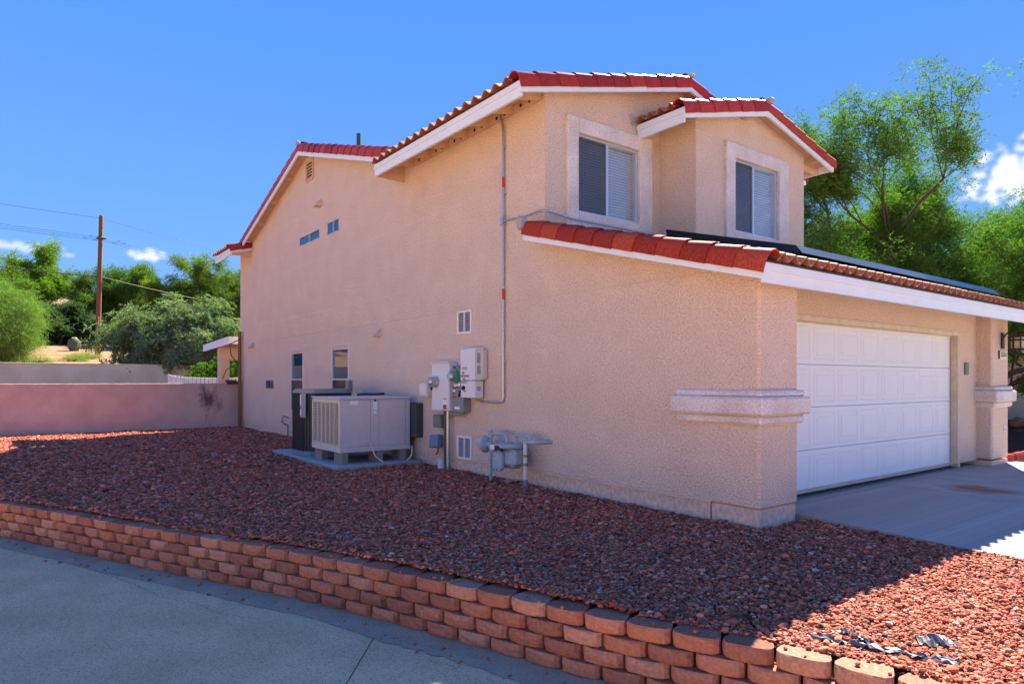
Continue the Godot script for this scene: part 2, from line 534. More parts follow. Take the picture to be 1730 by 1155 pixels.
func build_ground() -> void:
	gnoise.seed = 3
	gnoise.frequency = 0.01
	wall_points()
	var b := MB.new()
	b.box(Vector3(0, -1.65, -200), Vector3(2400, 2, 2400))
	structure(obj("ground", b, mat.ground))
	# sloping yard behind the houses
	b = MB.new()
	var prof := [[-30.0, 2.02], [-36.0, 2.35], [-47.7, 3.08], [-55.0, 3.9], [-61.5, 4.5], [-75.0, 5.2], [-110.0, 6.0], [-700.0, 6.0]]
	for i in prof.size() - 1:
		var n := 1 if i > 4 else 6
		for k in n:
			var z0 := lerpf(prof[i][0], prof[i + 1][0], k / float(n))
			var z1 := lerpf(prof[i][0], prof[i + 1][0], (k + 1) / float(n))
			var y0 := lerpf(prof[i][1], prof[i + 1][1], k / float(n))
			var y1 := lerpf(prof[i][1], prof[i + 1][1], (k + 1) / float(n))
			b.quad(Vector3(-260, y0, z0), Vector3(260, y0, z0), Vector3(260, y1, z1), Vector3(-260, y1, z1))
	b.quad(Vector3(-260, -1, -30), Vector3(260, -1, -30), Vector3(260, 2.02, -30), Vector3(-260, 2.02, -30))
	structure(obj("hill", b, mat.slope_soil))
	# back and neighbouring yards
	b = MB.new()
	b.box(Vector3(36, -0.42, -15.2), Vector3(71.6, 0.56, 29.4))
	b.box(Vector3(-6.6, -0.42, -24.3), Vector3(13.6, 0.56, 11.2))
	structure(obj("yard_ground", b, mat.gravel_soil))
	# soil under the gravel
	b = MB.new()
	var zs := []
	for i in 60: zs.append(lerpf(-18.55, 4.6, i / 59.0))
	for i in 59:
		for k in 8:
			var q := []
			for e in [[i, k], [i + 1, k], [i + 1, k + 1], [i, k + 1]]:
				var z: float = zs[e[0]]
				var x0 := wall_x(z) + 0.215
				var x1 := 0.12 if z < 0.0 else 0.82
				var x := lerpf(x0, x1, e[1] / 8.0)
				q.append(Vector3(x, gravel_y(x, z) - 0.012 if e[1] > 0 else -0.14, z))
			b.quad(q[0], q[1], q[2], q[3])
	structure(obj("gravel_bed_soil", b, mat.gravel_soil))
	# driveway: slabs with open joints
	var d: Node3D = structure(grp("driveway"))
	for s in [[0.80, 3.685, -0.33, 9.0], [3.695, 8.2, -0.33, 9.0], [0.75, 7.1, -0.75, -0.342]]:
		b = MB.new()
		b.use_uv = true
		var nx := 6
		var nz := 14 if s[3] > 0 else 1
		for ix in nx:
			for iz in nz:
				var q := []
				for e in [[ix, iz + 1], [ix + 1, iz + 1], [ix + 1, iz], [ix, iz]]:
					var x := lerpf(s[0], s[1], e[0] / float(nx))
					var z := lerpf(s[2], s[3], e[1] / float(nz))
					q.append(Vector3(x, drive_y(z), z))
				b.quad(q[0], q[1], q[2], q[3])
				for e in [q[0], q[2], q[1], q[0], q[3], q[2]]:
					b.UV.append(Vector2((e.x - 3.4) / 2.6, (e.z + 0.5) / 2.6))
		for e in [[Vector3(s[0], 0, s[2]), Vector3(s[0], 0, s[3])], [Vector3(s[1], 0, s[3]), Vector3(s[1], 0, s[2])], [Vector3(s[0], 0, s[3]), Vector3(s[1], 0, s[3])], [Vector3(s[1], 0, s[2]), Vector3(s[0], 0, s[2])]]:
			var p0: Vector3 = e[0]; p0.y = drive_y(p0.z)
			var p1: Vector3 = e[1]; p1.y = drive_y(p1.z)
			b.quad(p0 - Vector3(0, 0.14, 0), p1 - Vector3(0, 0.14, 0), p1, p0)
			for i in 6: b.UV.append(Vector2(0.02, 0.02))
		obj("slab", b, drive_material(), d)
	# lower pavement in slabs
	var sw: Node3D = structure(grp("sidewalk"))
	var L := wall_curve.get_baked_length()
	var joints := []
	for z in [-17.0, -10.6, -5.64, -1.05, 2.6]:
		var best := 0.0
		for i in 2001:
			var p := wall_curve.sample_baked(L * i / 2000.0)
			if p.z >= z:
				best = L * i / 2000.0
				break
		joints.append(best)
	joints.append(L)
	var skew := Vector3(-0.62, 0, 0.785)
	for j in joints.size() - 1:
		b = MB.new()
		var s0: float = joints[j] + 0.006
		var s1: float = joints[j + 1] - 0.006
		var prev := Vector3()
		for i in 17:
			var p := wall_curve.sample_baked(lerpf(s0, s1, i / 16.0))
			p.y = FY
			p.x += 0.05
			if i > 0:
				b.quad(prev, prev + skew * 11.0, p + skew * 11.0, p)
			if i == 0 or i == 16:
				b.quad(p, p + skew * 11.0, p + skew * 11.0 - Vector3(0, 0.1, 0), p - Vector3(0, 0.1, 0))
			prev = p
		obj("slab", b, mat.sidewalk, sw)
	# hairline cracks
	for q in [[[-5.55, -4.75], [-5.25, -3.9], [-5.05, -3.3], [-4.92, -2.75], [-4.72, -2.35], [-4.60, -1.95], [-4.38, -1.6]], [[-4.2, -0.62], [-4.0, -0.35], [-3.72, -0.15], [-3.6, 0.1]]]:
		b = MB.new()
		var pv := []
		var n: int = 14 * (q.size() - 1)
		for i in n + 1:
			var f: float = i / 14.0
			var k: int = mini(int(f), q.size() - 2)
			var c := Vector2(q[k][0], q[k][1]).lerp(Vector2(q[k + 1][0], q[k + 1][1]), f - k) + Vector2(rng.randf_range(-0.012, 0.012), rng.randf_range(-0.012, 0.012))
			var w := rng.randf_range(0.0008, 0.0024)
			var cur := [Vector3(c.x - w, FY + 0.003, c.y - w * 0.4), Vector3(c.x + w, FY + 0.003, c.y + w * 0.4)]
			if i > 0: b.quad(pv[0], cur[0], cur[1], pv[1])
			pv = cur
		obj("crack", b, mat.hole, sw)
	# darker, smoother strip along the foot of the block wall, outer edge uneven
	b = MB.new()
	var prevs := []
	for i in 1600:
		var s := lerpf(2.0, L - 0.3, i / 1599.0)
		var p := wall_curve.sample_baked(s)
		var q := wall_curve.sample_baked(s + 0.05)
		var t := (q - p).normalized()
		var nrm := Vector3(-t.z, 0, t.x)
		var w := 0.29 + 0.04 * gnoise.get_noise_1d(s * 60.0) + 0.03 * gnoise.get_noise_1d(s * 900.0) + rng.randf_range(-0.006, 0.006)
		var e0 := Vector3(p.x, FY + 0.004, p.z) - nrm * 0.02
		var e1 := Vector3(p.x, FY + 0.004, p.z) + nrm * w
		if i > 0: b.quad(prevs[0], prevs[1], e1, e0)
		prevs = [e0, e1]
	structure(obj("pavement_edge_strip", b, mat.strip_concrete))

var drive_mat: StandardMaterial3D
func drive_material() -> StandardMaterial3D:
	if drive_mat: return drive_mat
	var W := 512
	var im := Image.create(W, W, false, Image.FORMAT_RGB8)
	var n := FastNoiseLite.new()
	n.seed = 12
	n.frequency = 0.01
	n.fractal_octaves = 5
	for y in W:
		for x in W:
			var u := x / float(W)
			var v := y / float(W)
			var g := 0.86 + 0.16 * n.get_noise_2d(x * 0.7, y * 0.7) + 0.10 * n.get_noise_2d(x * 9.0, y * 9.0)
			# brushed streaks along z
			g += 0.05 * n.get_noise_2d(x * 6.0, y * 0.5)
			var c := Color(0.40, 0.365, 0.34) * g
			# rust stain
			var wx := u * 2.6 + 3.4
			var wz := v * 2.6 - 0.5
			var cx := 4.36 + 0.20 * (wz - 0.3)
			var du := (wx - cx) / (0.44 - 0.12 * absf(wz - 0.3))
			var dv := (wz - 0.40) / (0.62 if wz > 0.40 else 0.38)
			var a := 1.0 - sqrt(du * du + dv * dv) + 0.55 * n.get_noise_2d(x * 1.7, y * 0.8)
			a = clampf(a * 1.5, 0, 1)
			c = c.lerp(Color(0.26, 0.10, 0.045) * (0.7 + 0.4 * g), a * 0.92)
			im.set_pixel(x, y, Color(c.r, c.g, c.b).linear_to_srgb())
	drive_mat = material("drive", Color(1, 1, 1), 0.85, 0.0, 0.35)
	drive_mat.albedo_texture = ImageTexture.create_from_image(im)
	drive_mat.texture_repeat = false
	return drive_mat

# ---------------------------------------------------------------- block wall along the pavement
func build_retaining_wall() -> void:
	var root: Node3D = grp("retaining_wall")
	tag(root, "low curving garden wall of four courses of terracotta concrete blocks", "garden wall")
	var shapes := []
	for v in 10:
		var r := RandomNumberGenerator.new()
		r.seed = 90 + v
		# plan outline: front is +z and bulges; sides taper back
		var hw := 0.1405
		var plan := [Vector2(-hw, 0.0), Vector2(-hw + 0.004, 0.03), Vector2(-hw + 0.028, 0.058), Vector2(-0.05, 0.07), Vector2(0.05, 0.07), Vector2(hw - 0.028, 0.058), Vector2(hw - 0.004, 0.03), Vector2(hw, 0.0), Vector2(hw - 0.035, -0.15), Vector2(-hw + 0.035, -0.15)]
		var rows := [[0.0, -0.012], [0.012, 0.0], [0.035, 0.006], [0.062, 0.006], [0.086, 0.003], [0.0965, -0.004]]
		var grid := []
		for e in rows:
			var ring := []
			for i in plan.size():
				var p: Vector2 = plan[i]
				var q := p
				if i <= 7:
					q.y += e[1] + (r.randf_range(-0.007, 0.006) if i > 0 and i < 7 else 0.0)
					q.x *= 1.0 + e[1] * 0.25
				ring.append(Vector3(q.x, e[0], q.y))
			grid.append(ring)
		var b := MB.new()
		var n := plan.size()
		for i in rows.size() - 1:
			for k in n:
				var j := (k + 1) % n
				b.quad(grid[i][j], grid[i + 1][j], grid[i + 1][k], grid[i][k])
		for k in range(1, n - 1): b.tri(grid[5][0], grid[5][k], grid[5][k + 1])
		shapes.append(b.mesh())
	var L := wall_curve.get_baked_length()
	for c in 4:
		var s := 7.2 + (0.15 if c % 2 else 0.0)
		while s < L - 0.6:
			var p := wall_curve.sample_baked(s)
			var q := wall_curve.sample_baked(s + 0.02)
			var t := (q - p).normalized()
			var nrm := Vector3(-t.z, 0, t.x)
			var back := 0.012 * c + rng.randf_range(-0.005, 0.005)
			var at := Vector3(p.x, FY + 0.1 * c + rng.randf_range(0, 0.002), p.z) - nrm * (0.05 + back)
			var turn := rng.randf_range(-0.025, 0.025)
			var bs := Basis(t, Vector3.UP, t.cross(Vector3.UP)).orthonormalized()
			if bs.z.dot(nrm) < 0: bs = Basis(-t, Vector3.UP, nrm)
			bs = bs * Basis(Vector3.UP, turn)
			obj("block", shapes[rng.randi() % 10], mat["block_%d" % (rng.randi() % 5)], root, Transform3D(bs, at))
			s += 0.2925

# ---------------------------------------------------------------- house helpers
# flat wall in the plane O + u*U + y*up, facing n; profile = [[u, top], ...]; holes = [[u0, u1, y0, y1], ...]
func wall_face(b: MB, O: Vector3, U: Vector3, n: Vector3, profile: Array, bottom: float, holes: Array, reveal := 0.12) -> void:
	var cuts := []
	for p in profile: cuts.append(p[0])
	for h in holes:
		cuts.append(h[0]); cuts.append(h[1])
	cuts.sort()
	var at := func(u: float, y: float) -> Vector3: return O + U * u + Vector3(0, y, 0)
	var top := func(u: float) -> float:
		for i in profile.size() - 1:
			if u <= profile[i + 1][0] + 1e-6:
				var d: float = profile[i + 1][0] - profile[i][0]
				if d < 1e-6: continue
				return lerpf(profile[i][1], profile[i + 1][1], clampf((u - profile[i][0]) / d, 0, 1))
		return profile[-1][1]
	var flat := func(p: Array) -> void:
		var m: Vector3 = (p[1] - p[0]).cross(p[2] - p[0])
		if m.dot(n) < 0: p.reverse()
		b.quad(p[0], p[1], p[2], p[3])
	for i in cuts.size() - 1:
		var u0: float = cuts[i]
		var u1: float = cuts[i + 1]
		if u1 - u0 < 1e-5: continue
		var um := (u0 + u1) * 0.5
		var spans := []
		for h in holes:
			if um > h[0] and um < h[1]: spans.append([h[2], h[3]])
		spans.sort_custom(func(p, q): return p[0] < q[0])
		var y := bottom
		for s in spans:
			if s[0] > y: flat.call([at.call(u0, y), at.call(u1, y), at.call(u1, s[0]), at.call(u0, s[0])])
			y = s[1]
		# a step in the profile: take the tops just inside this strip
		flat.call([at.call(u0, y), at.call(u1, y), at.call(u1, top.call(u1 - 1e-4)), at.call(u0, top.call(u0 + 1e-4))])
	for h in holes:
		var r := -n * reveal
		for e in [[h[0], h[2], h[1], h[2]], [h[1], h[2], h[1], h[3]], [h[1], h[3], h[0], h[3]], [h[0], h[3], h[0], h[2]]]:
			var p0: Vector3 = at.call(e[0], e[1])
			var p1: Vector3 = at.call(e[2], e[3])
			var mid: Vector3 = at.call((h[0] + h[1]) * 0.5, (h[2] + h[3]) * 0.5) + r * 0.5
			var q := [p0, p1, p1 + r, p0 + r]
			if (q[1] - q[0]).cross(q[2] - q[0]).dot(mid - p0) < 0: q.reverse()
			b.quad(q[0], q[1], q[2], q[3])

# roof deck: four corners of its top, th thick
func deck(parent: Node, p: Array, th := 0.05, called := "deck", m := "soffit") -> void:
	var b := MB.new()
	b.prism([p[0] - Vector3(0, th, 0), p[1] - Vector3(0, th, 0), p[2] - Vector3(0, th, 0), p[3] - Vector3(0, th, 0)], Vector3(0, th, 0))
	obj(called, b, mat[m], parent)

var tile_cache := {}
func rake_mesh(mirror: bool, len: float, v: int) -> ArrayMesh:
	var key := "r%s%.2f%d" % [mirror, len, v]
	if tile_cache.has(key): return tile_cache[key]
	var r := RandomNumberGenerator.new()
	r.seed = 50 + v
	var prof := [Vector2(-0.235, 0.03), Vector2(-0.205, 0.08), Vector2(-0.16, 0.118), Vector2(-0.105, 0.135), Vector2(-0.05, 0.125), Vector2(-0.008, 0.095), Vector2(0.018, 0.05), Vector2(0.027, -0.005), Vector2(0.029, -0.055), Vector2(0.029, -0.10)]
	var th := 0.016
	var inner := []
	var nn := []
	for i in prof.size():
		var t: Vector2 = (prof[mini(i + 1, prof.size() - 1)] - prof[maxi(i - 1, 0)]).normalized()
		nn.append(Vector2(-t.y, t.x))
		inner.append(prof[i] - Vector2(-t.y, t.x) * th)
	var sx := -1.0 if mirror else 1.0
	var b := MB.new()
	var c := Vector2(-0.105, -0.06)
	var at := func(p: Vector2, z: float, s: float) -> Vector3:
		var q := c + (p - c) * s
		return Vector3(sx * q.x, q.y, z)
	var s1 := 1.0 + r.randf_range(-0.015, 0.02)
	var s0 := 0.86
	var q4 := func(a: Vector3, b2: Vector3, c2: Vector3, d: Vector3, na: Vector3, nb: Vector3) -> void:
		if mirror: b.quadn(a, d, c2, b2, na, na, nb, nb)
		else: b.quadn(a, b2, c2, d, na, nb, nb, na)
	for i in prof.size() - 1:
		var na := Vector3(sx * nn[i].x, nn[i].y, 0)
		var nb := Vector3(sx * nn[i + 1].x, nn[i + 1].y, 0)
		q4.call(at.call(prof[i], 0, s1), at.call(prof[i + 1], 0, s1), at.call(prof[i + 1], -len, s0), at.call(prof[i], -len, s0), na, nb)
		q4.call(at.call(inner[i + 1], 0, s1), at.call(inner[i], 0, s1), at.call(inner[i], -len, s0), at.call(inner[i + 1], -len, s0), -nb, -na)
		var f := Vector3(0, 0, 1)
		q4.call(at.call(prof[i + 1], 0, s1), at.call(prof[i], 0, s1), at.call(inner[i], 0, s1), at.call(inner[i + 1], 0, s1), f, f)
	var k := prof.size() - 1
	b.quad(at.call(prof[k], 0, s1), at.call(inner[k], 0, s1), at.call(inner[k], -len, s0), at.call(prof[k], -len, s0))
	tile_cache[key] = b.mesh()
	return tile_cache[key]

func rake_line(parent: Node, low: Vector3, high: Vector3, outward: Vector3, mats: String, step := 0.36) -> void:
	var ds := (low - high).normalized()
	var up := ds.cross(outward).normalized()
	if up.y < 0: up = -up
	var right := outward.cross(up).dot(ds) > 0
	var bs := Basis(outward if right else -outward, up, ds)
	var total := low.distance_to(high)
	var n := int(round(total / step))
	var st := total / n
	for i in n:
		var p := low - ds * (st * i - 0.04)
		var jig := Basis(Vector3.UP, rng.randf_range(-0.014, 0.014)) * Basis(Vector3(1, 0, 0), rng.randf_range(-0.004, 0.02))
		obj("rake_tile", rake_mesh(not right, st + 0.075, rng.randi() % 3), mat[mats + str(rng.randi() % 3)], parent, Transform3D(bs * jig, p + up * rng.randf_range(0, 0.006)))

func s_mesh(w: float, len: float) -> ArrayMesh:
	var key := "s%.3f" % w
	if tile_cache.has(key): return tile_cache[key]
	var b := MB.new()
	var n := 14
	var th := 0.018
	var pts := []
	var nrm := []
	for i in n + 1:
		var u := w * i / n - w * 0.5
		pts.append(Vector2(u, 0.036 * (1.0 + cos(TAU * u / w))))
		nrm.append(Vector3(0.036 * TAU / w * sin(TAU * u / w), 1, 0).normalized())
	for i in n:
		var p: Vector2 = pts[i]
		var q: Vector2 = pts[i + 1]
		b.quadn(Vector3(p.x, p.y + th, 0), Vector3(q.x, q.y + th, 0), Vector3(q.x, q.y + th, -len), Vector3(p.x, p.y + th, -len), nrm[i], nrm[i + 1], nrm[i + 1], nrm[i])
		b.quadn(Vector3(q.x, q.y, 0), Vector3(p.x, p.y, 0), Vector3(p.x, p.y, -len), Vector3(q.x, q.y, -len), -nrm[i + 1], -nrm[i], -nrm[i], -nrm[i + 1])
		b.quad(Vector3(p.x, p.y, 0), Vector3(q.x, q.y, 0), Vector3(q.x, q.y + th, 0), Vector3(p.x, p.y + th, 0))
	tile_cache[key] = b.mesh()
	return tile_cache[key]

# first course of wavy tiles along the eave a-b; ds = slope direction, downwards
func eave_line(parent: Node, a: Vector3, b: Vector3, ds: Vector3, w := 0.22, m := "eave_tile") -> void:
	var t := (b - a).normalized()
	var up := ds.cross(t).normalized()
	if up.y < 0: up = -up
	if t.cross(up).dot(ds) < 0: t = -t
	var n := int(round(a.distance_to(b) / w))
	var ww := a.distance_to(b) / n
	for i in n:
		var p := a.lerp(b, (i + 0.5) / n) + ds * (0.055 + rng.randf_range(-0.008, 0.008)) + up * (0.03 + rng.randf_range(0, 0.006))
		obj("eave_tile", s_mesh(w, 0.42), mat[m], parent, Transform3D(Basis(t * (ww / w), up, ds), p))

# the rest of the roof covering: overlapping courses of wavy tiles
func field(parent: Node, a: Vector3, b: Vector3, upslope_a: Vector3, upslope_b: Vector3, w := 0.22, m := "eave_tile") -> void:
	var mb := MB.new()
	var n := int(round(a.distance_to(b) / w)) * 6
	var rows := maxi(1, int(round(upslope_a.length() / 0.36)))
	var up := upslope_a.cross(b - a).normalized()
	if up.y < 0: up = -up
	for r in rows:
		for i in n:
			var q := []
			for e in [[i, r, 1.0], [i + 1, r, 1.0], [i + 1, r + 1, 0.0], [i, r + 1, 0.0]]:
				var f: float = e[0] / float(n)
				var base := a.lerp(b, f) + upslope_a.lerp(upslope_b, f) * (float(e[1]) / rows)
				var h := 0.04 * (1.0 + cos(TAU * (e[0] / 6.0 + 0.5)))
				q.append(base + up * (h + 0.045 + 0.02 * e[2]))
			if (q[1] - q[0]).cross(q[2] - q[0]).dot(up) < 0: q.reverse()
			mb.quad(q[0], q[1], q[2], q[3])
	stuff(obj("tile_field", mb, mat[m], parent))

func ridge_caps(parent: Node, a: Vector3, b: Vector3, mats: String) -> void:
	var d := (b - a).normalized()
	var n := int(a.distance_to(b) / 0.36)
	for i in n:
		var mb := MB.new()
		var p := a + d * (0.36 * i)
		var prev := []
		for k in 9:
			var an := PI * k / 8.0
			var s := d.cross(Vector3.UP).normalized()
			var o := (s * cos(an) + Vector3.UP * sin(an))
			var cur := [p + o * 0.13, p + d * 0.42 + o * 0.115, o]
			if k > 0:
				mb.quadn(prev[0], cur[0], cur[1], prev[1], prev[2], cur[2], cur[2], prev[2])
				mb.quad(prev[0], prev[0] - prev[2] * 0.016, cur[0] - cur[2] * 0.016, cur[0])
			prev = cur
		obj("ridge_tile", mb, mat[mats + str(rng.randi() % 3)], parent)

# white fascia: a deep board and a narrower drip board above it, proud of it
func fascia(parent: Node, a: Vector3, b: Vector3, h: float, out: Vector3, drip := true, called := "fascia") -> void:
	var m := MB.new()
	m.board(a - out * 0.04, b - out * 0.04, h, out * 0.04)
	obj(called, m, mat.fascia, parent)
	if drip:
		m = MB.new()
		m.board(a + out * 0.0005, b + out * 0.0005, h * 0.40, out * 0.018)
		obj("drip_board", m, mat.fascia, parent)

# sliding window in the plane O + u*U, facing n, set back
func sash_window(parent: Node, O: Vector3, U: Vector3, n: Vector3, r: Array, back: float, blind: bool, screen_left: bool, called := "window", pane := "glass", split := 0.5) -> Node3D:
	var w := grp(called, parent)
	var at := func(u: float, y: float, d: float) -> Vector3: return O + U * u + Vector3(0, y, 0) + n * d
	var u0: float = r[0]
	var u1: float = r[1]
	var y0: float = r[2]
	var y1: float = r[3]
	var um := lerpf(u0, u1, split)
	var bs := Basis(U, Vector3.UP, n)
	var f := 0.035 if blind else 0.02
	var m := MB.new()
	m.cbox(at.call((u0 + u1) / 2, y1 - f / 2, -back), Vector3(u1 - u0, f, 0.07), 0.004, bs)
	m.cbox(at.call((u0 + u1) / 2, y0 + f / 2, -back), Vector3(u1 - u0, f, 0.07), 0.004, bs)
	m.cbox(at.call(u0 + f / 2, (y0 + y1) / 2, -back), Vector3(f, y1 - y0 - 2 * f, 0.068), 0.004, bs)
	m.cbox(at.call(u1 - f / 2, (y0 + y1) / 2, -back), Vector3(f, y1 - y0 - 2 * f, 0.068), 0.004, bs)
	obj("frame", m, mat.aluminium, w)
	m = MB.new()
	m.cbox(at.call(um, (y0 + y1) / 2, -back), Vector3(0.045 if blind else 0.022, y1 - y0 - 2 * f, 0.06), 0.004, bs)
	obj("mullion", m, mat.aluminium, w)
	for e in [[u0 + f, um - 0.011, -back - 0.012], [um + 0.011, u1 - f, -back + 0.008]]:
		m = MB.new()
		m.box(at.call((e[0] + e[1]) / 2, (y0 + y1) / 2, e[2]), Vector3(e[1] - e[0], y1 - y0 - 2 * f, 0.003 if pane == "glass" else 0.01), bs)
		obj("pane", m, mat[pane], w)
	if screen_left:
		m = MB.new()
		m.box(at.call((u0 + f + um - 0.022) / 2, (y0 + y1) / 2, -back + 0.012), Vector3(um - 0.022 - u0 - f, y1 - y0 - 2 * f, 0.002), bs)
		obj("insect_screen", m, mat.screen, w)
	if blind:
		m = MB.new()
		var k := int((y1 - y0 - 0.08) / 0.042)
		for i in k:
			var y := y1 - 0.06 - i * 0.042
			m.box(at.call((u0 + u1) / 2, y, -back - 0.075), Vector3(u1 - u0 - 0.02, 0.044, 0.002), bs * Basis(Vector3(1, 0, 0), -0.42))
		obj("blind", m, mat.blind, w)
	m = MB.new()
	m.box(at.call((u0 + u1) / 2, (y0 + y1) / 2, -back - 0.16), Vector3(u1 - u0 + 0.1, y1 - y0 + 0.1, 0.02), bs)
	for e in [[u0 - 0.04, (y0 + y1) / 2, 0.02, y1 - y0 + 0.1], [u1 + 0.04, (y0 + y1) / 2, 0.02, y1 - y0 + 0.1], [(u0 + u1) / 2, y0 - 0.04, u1 - u0 + 0.06, 0.02], [(u0 + u1) / 2, y1 + 0.04, u1 - u0 + 0.06, 0.02]]:
		m.box(at.call(e[0], e[1], -back - 0.09), Vector3(e[2], e[3], 0.118), bs)
	obj("reveal_lining", m, mat.room_dark, w)
	return w

func trim_ring(parent: Node, O: Vector3, U: Vector3, n: Vector3, outer: Array, inner: Array, proud: float) -> void:
	var bs := Basis(U, Vector3.UP, n)
	var m := MB.new()
	var put := func(u0: float, u1: float, y0: float, y1: float, pr: float) -> void:
		m.cbox(O + U * ((u0 + u1) / 2) + Vector3(0, (y0 + y1) / 2, 0) + n * (pr / 2 - 0.03), Vector3(u1 - u0, y1 - y0, pr + 0.06), 0.012, bs)
	put.call(outer[0], inner[0], outer[2], outer[3], proud)
	put.call(inner[1], outer[1], outer[2], outer[3], proud)
	put.call(inner[0], inner[1], inner[3], outer[3], proud - 0.003)
	if inner[2] > outer[2]: put.call(inner[0], inner[1], outer[2], inner[2], proud - 0.003)
	obj("window_surround", m, mat.trim_stucco, parent)

# ---------------------------------------------------------------- the house
func yE(z: float) -> float: return 2.523 + 0.268 * (0.22 - z)
func yA(x: float) -> float: return 5.346 + 0.26 * ((x + 0.6) if x < 2.88 else (6.36 - x))
func yB(z: float) -> float: return 7.117 - 0.298 * absf(z + 12.45)
func yD(x: float) -> float: return 5.37 + 0.25 * ((x - 1.86) if x < 3.96 else (6.06 - x))

func build_house() -> void:
	var h := grp("house")
	tag(h, "two storey peach stucco house with red tile roofs and a white double garage door", "house")
	var X := Vector3(1, 0, 0)
	var Z := Vector3(0, 0, 1)
	var Y := Vector3(0, 1, 0)
	var b: MB
	# --- long side wall, split at the hairline joint at y 2.56
	var holes := [[11.753, 13.135, 4.82, 5.05], [10.572, 11.271, 4.79, 5.075], [12.877, 13.807, 0.62, 2.2], [10.048, 11.02, 0.62, 2.22], [15.232, 15.932, 1.17, 1.425]]
	var prof := [[0.575, yE(-0.575) - 0.045], [3.34, yE(-3.34) - 0.045], [3.3401, 5.45], [7.49, 5.45], [7.4901, yB(-7.49) - 0.045], [12.45, 7.06], [17.27, yB(-17.27) - 0.045], [17.2701, 5.49], [18.6, 5.49]]
	var upper := []
	var lower := []
	for q in prof: upper.append([q[0], q[1]])
	b = MB.new()
	wall_face(b, Vector3.ZERO, -Z, -X, upper, 2.562, [holes[0], holes[1]])
	# lower edge of the joint
	b.quad(Vector3(0, 2.562, -18.6), Vector3(0.012, 2.562, -18.6), Vector3(0.012, 2.562, -0.575), Vector3(0, 2.562, -0.575))
	obj("side_wall", b, mat.stucco, h)
	b = MB.new()
	wall_face(b, Vector3.ZERO, -Z, -X, [[0.575, 2.559], [18.6, 2.559]], 0.10, [holes[2], holes[3], holes[4]])
	b.quad(Vector3(0, 2.559, -0.575), Vector3(0.012, 2.559, -0.575), Vector3(0.012, 2.559, -18.6), Vector3(0, 2.559, -18.6))
	b.quad(Vector3(0.0, 0.10, -18.6), Vector3(0.03, 0.10, -18.6), Vector3(0.03, 0.10, -0.575), Vector3(0.0, 0.10, -0.575))
	obj("side_wall", b, mat.stucco, h)
	b = MB.new()
	b.box(Vector3(0.068, 2.4, -9.6), Vector3(0.11, 0.6, 18.0))
	obj("wall_core", b, mat.foundation, h)
	# far walls that close the body
	b = MB.new()
	b.box(Vector3(5.5, 2.6, -18.5), Vector3(10.9, 5.6, 0.2))
	b.box(Vector3(10.9, 2.6, -13.0), Vector3(0.2, 5.6, 10.8))
	obj("rear_wall", b, mat.stucco, h)
	b = MB.new()
	b.box(Vector3(7.75, 1.3, -3.4), Vector3(0.2, 2.6, 5.0))
	b.box(Vector3(7.75, 1.6, -9.0), Vector3(0.2, 3.4, 6.2))
	obj("garage_side_wall", b, mat.stucco, h)
	# foundation strip
	b = MB.new()
	b.box(Vector3(0.12, -0.15, -9.6), Vector3(0.2, 0.499, 18.0))
	b.box(Vector3(0.355, -0.15, -0.30), Vector3(0.67, 0.499, 0.56))
	b.box(Vector3(7.505, -0.15, -0.57), Vector3(0.75, 0.42, 0.62))
	obj("foundation", b, mat.foundation, h)
	# --- garage front
	b = MB.new()
	b.cbox(Vector3(0.355, 1.42, -0.30), Vector3(0.71, 2.64, 0.60), 0.025)
	obj("pillar", b, mat.stucco, h)
	b = MB.new()
	b.cbox(Vector3(7.505, 1.42, -0.575), Vector3(0.75, 2.68, 0.65), 0.025)
	obj("pillar", b, mat.stucco, h)
	b = MB.new()
	wall_face(b, Vector3(0, 0, -0.48), X, Z, [[0.70, yE(-0.48) - 0.045], [7.14, yE(-0.48) - 0.045]], 0.06, [[1.36, 6.42, 0.06, 2.20]], 0.14)
	obj("garage_front_wall", b, mat.stucco, h)
	# stucco bands round the pillars
	for e in [[Vector3(0.355, 0, -0.48), Vector3(0.71, 0, 0.96)], [Vector3(7.505, 0, -0.575), Vector3(0.75, 0, 0.65)]]:
		var band := grp("pillar_band", h)
		for l in [[1.235, 1.305, 0.055], [1.05, 1.236, 0.10], [0.955, 1.051, 0.05]]:
			b = MB.new()
			b.cbox(e[0] + Vector3(0, (l[0] + l[1]) / 2, 0), e[1] + Vector3(2 * l[2], l[1] - l[0], 2 * l[2]), 0.022)
			obj("band_course", b, mat.trim_stucco, band)
	# --- garage door
	var d := grp("garage_door", h)
	for r in 4:
		b = MB.new()
		b.cbox(Vector3(3.89, 0.006 + 0.5325 * (r + 0.5), -0.61), Vector3(4.88, 0.5285, 0.04), 0.005)
		obj("door_section", b, mat.door_white, d)
	b = MB.new()
	b.box(Vector3(3.89, 1.08, -0.64), Vector3(5.1, 2.2, 0.02))
	obj("door_backing", b, mat.room_dark, d)
	var pm := MB.new()
	var bw := 0.50
	var bh := 0.40
	# raised bead frame and a raised field inside it
	for e in [[0, bh / 2, bw, 0.026], [0, -bh / 2, bw, 0.026]]:
		pm.cbox(Vector3(e[0], e[1], 0.0), Vector3(e[2], e[3], 0.012), 0.0055)
	for e in [[bw / 2, 0], [-bw / 2, 0]]:
		pm.cbox(Vector3(e[0], e[1], -0.001), Vector3(0.026, bh - 0.02, 0.012), 0.0055)
	pm.cbox(Vector3(0, 0, 0), Vector3(bw - 0.12, bh - 0.12, 0.011), 0.005)
	var pmesh := pm.mesh()
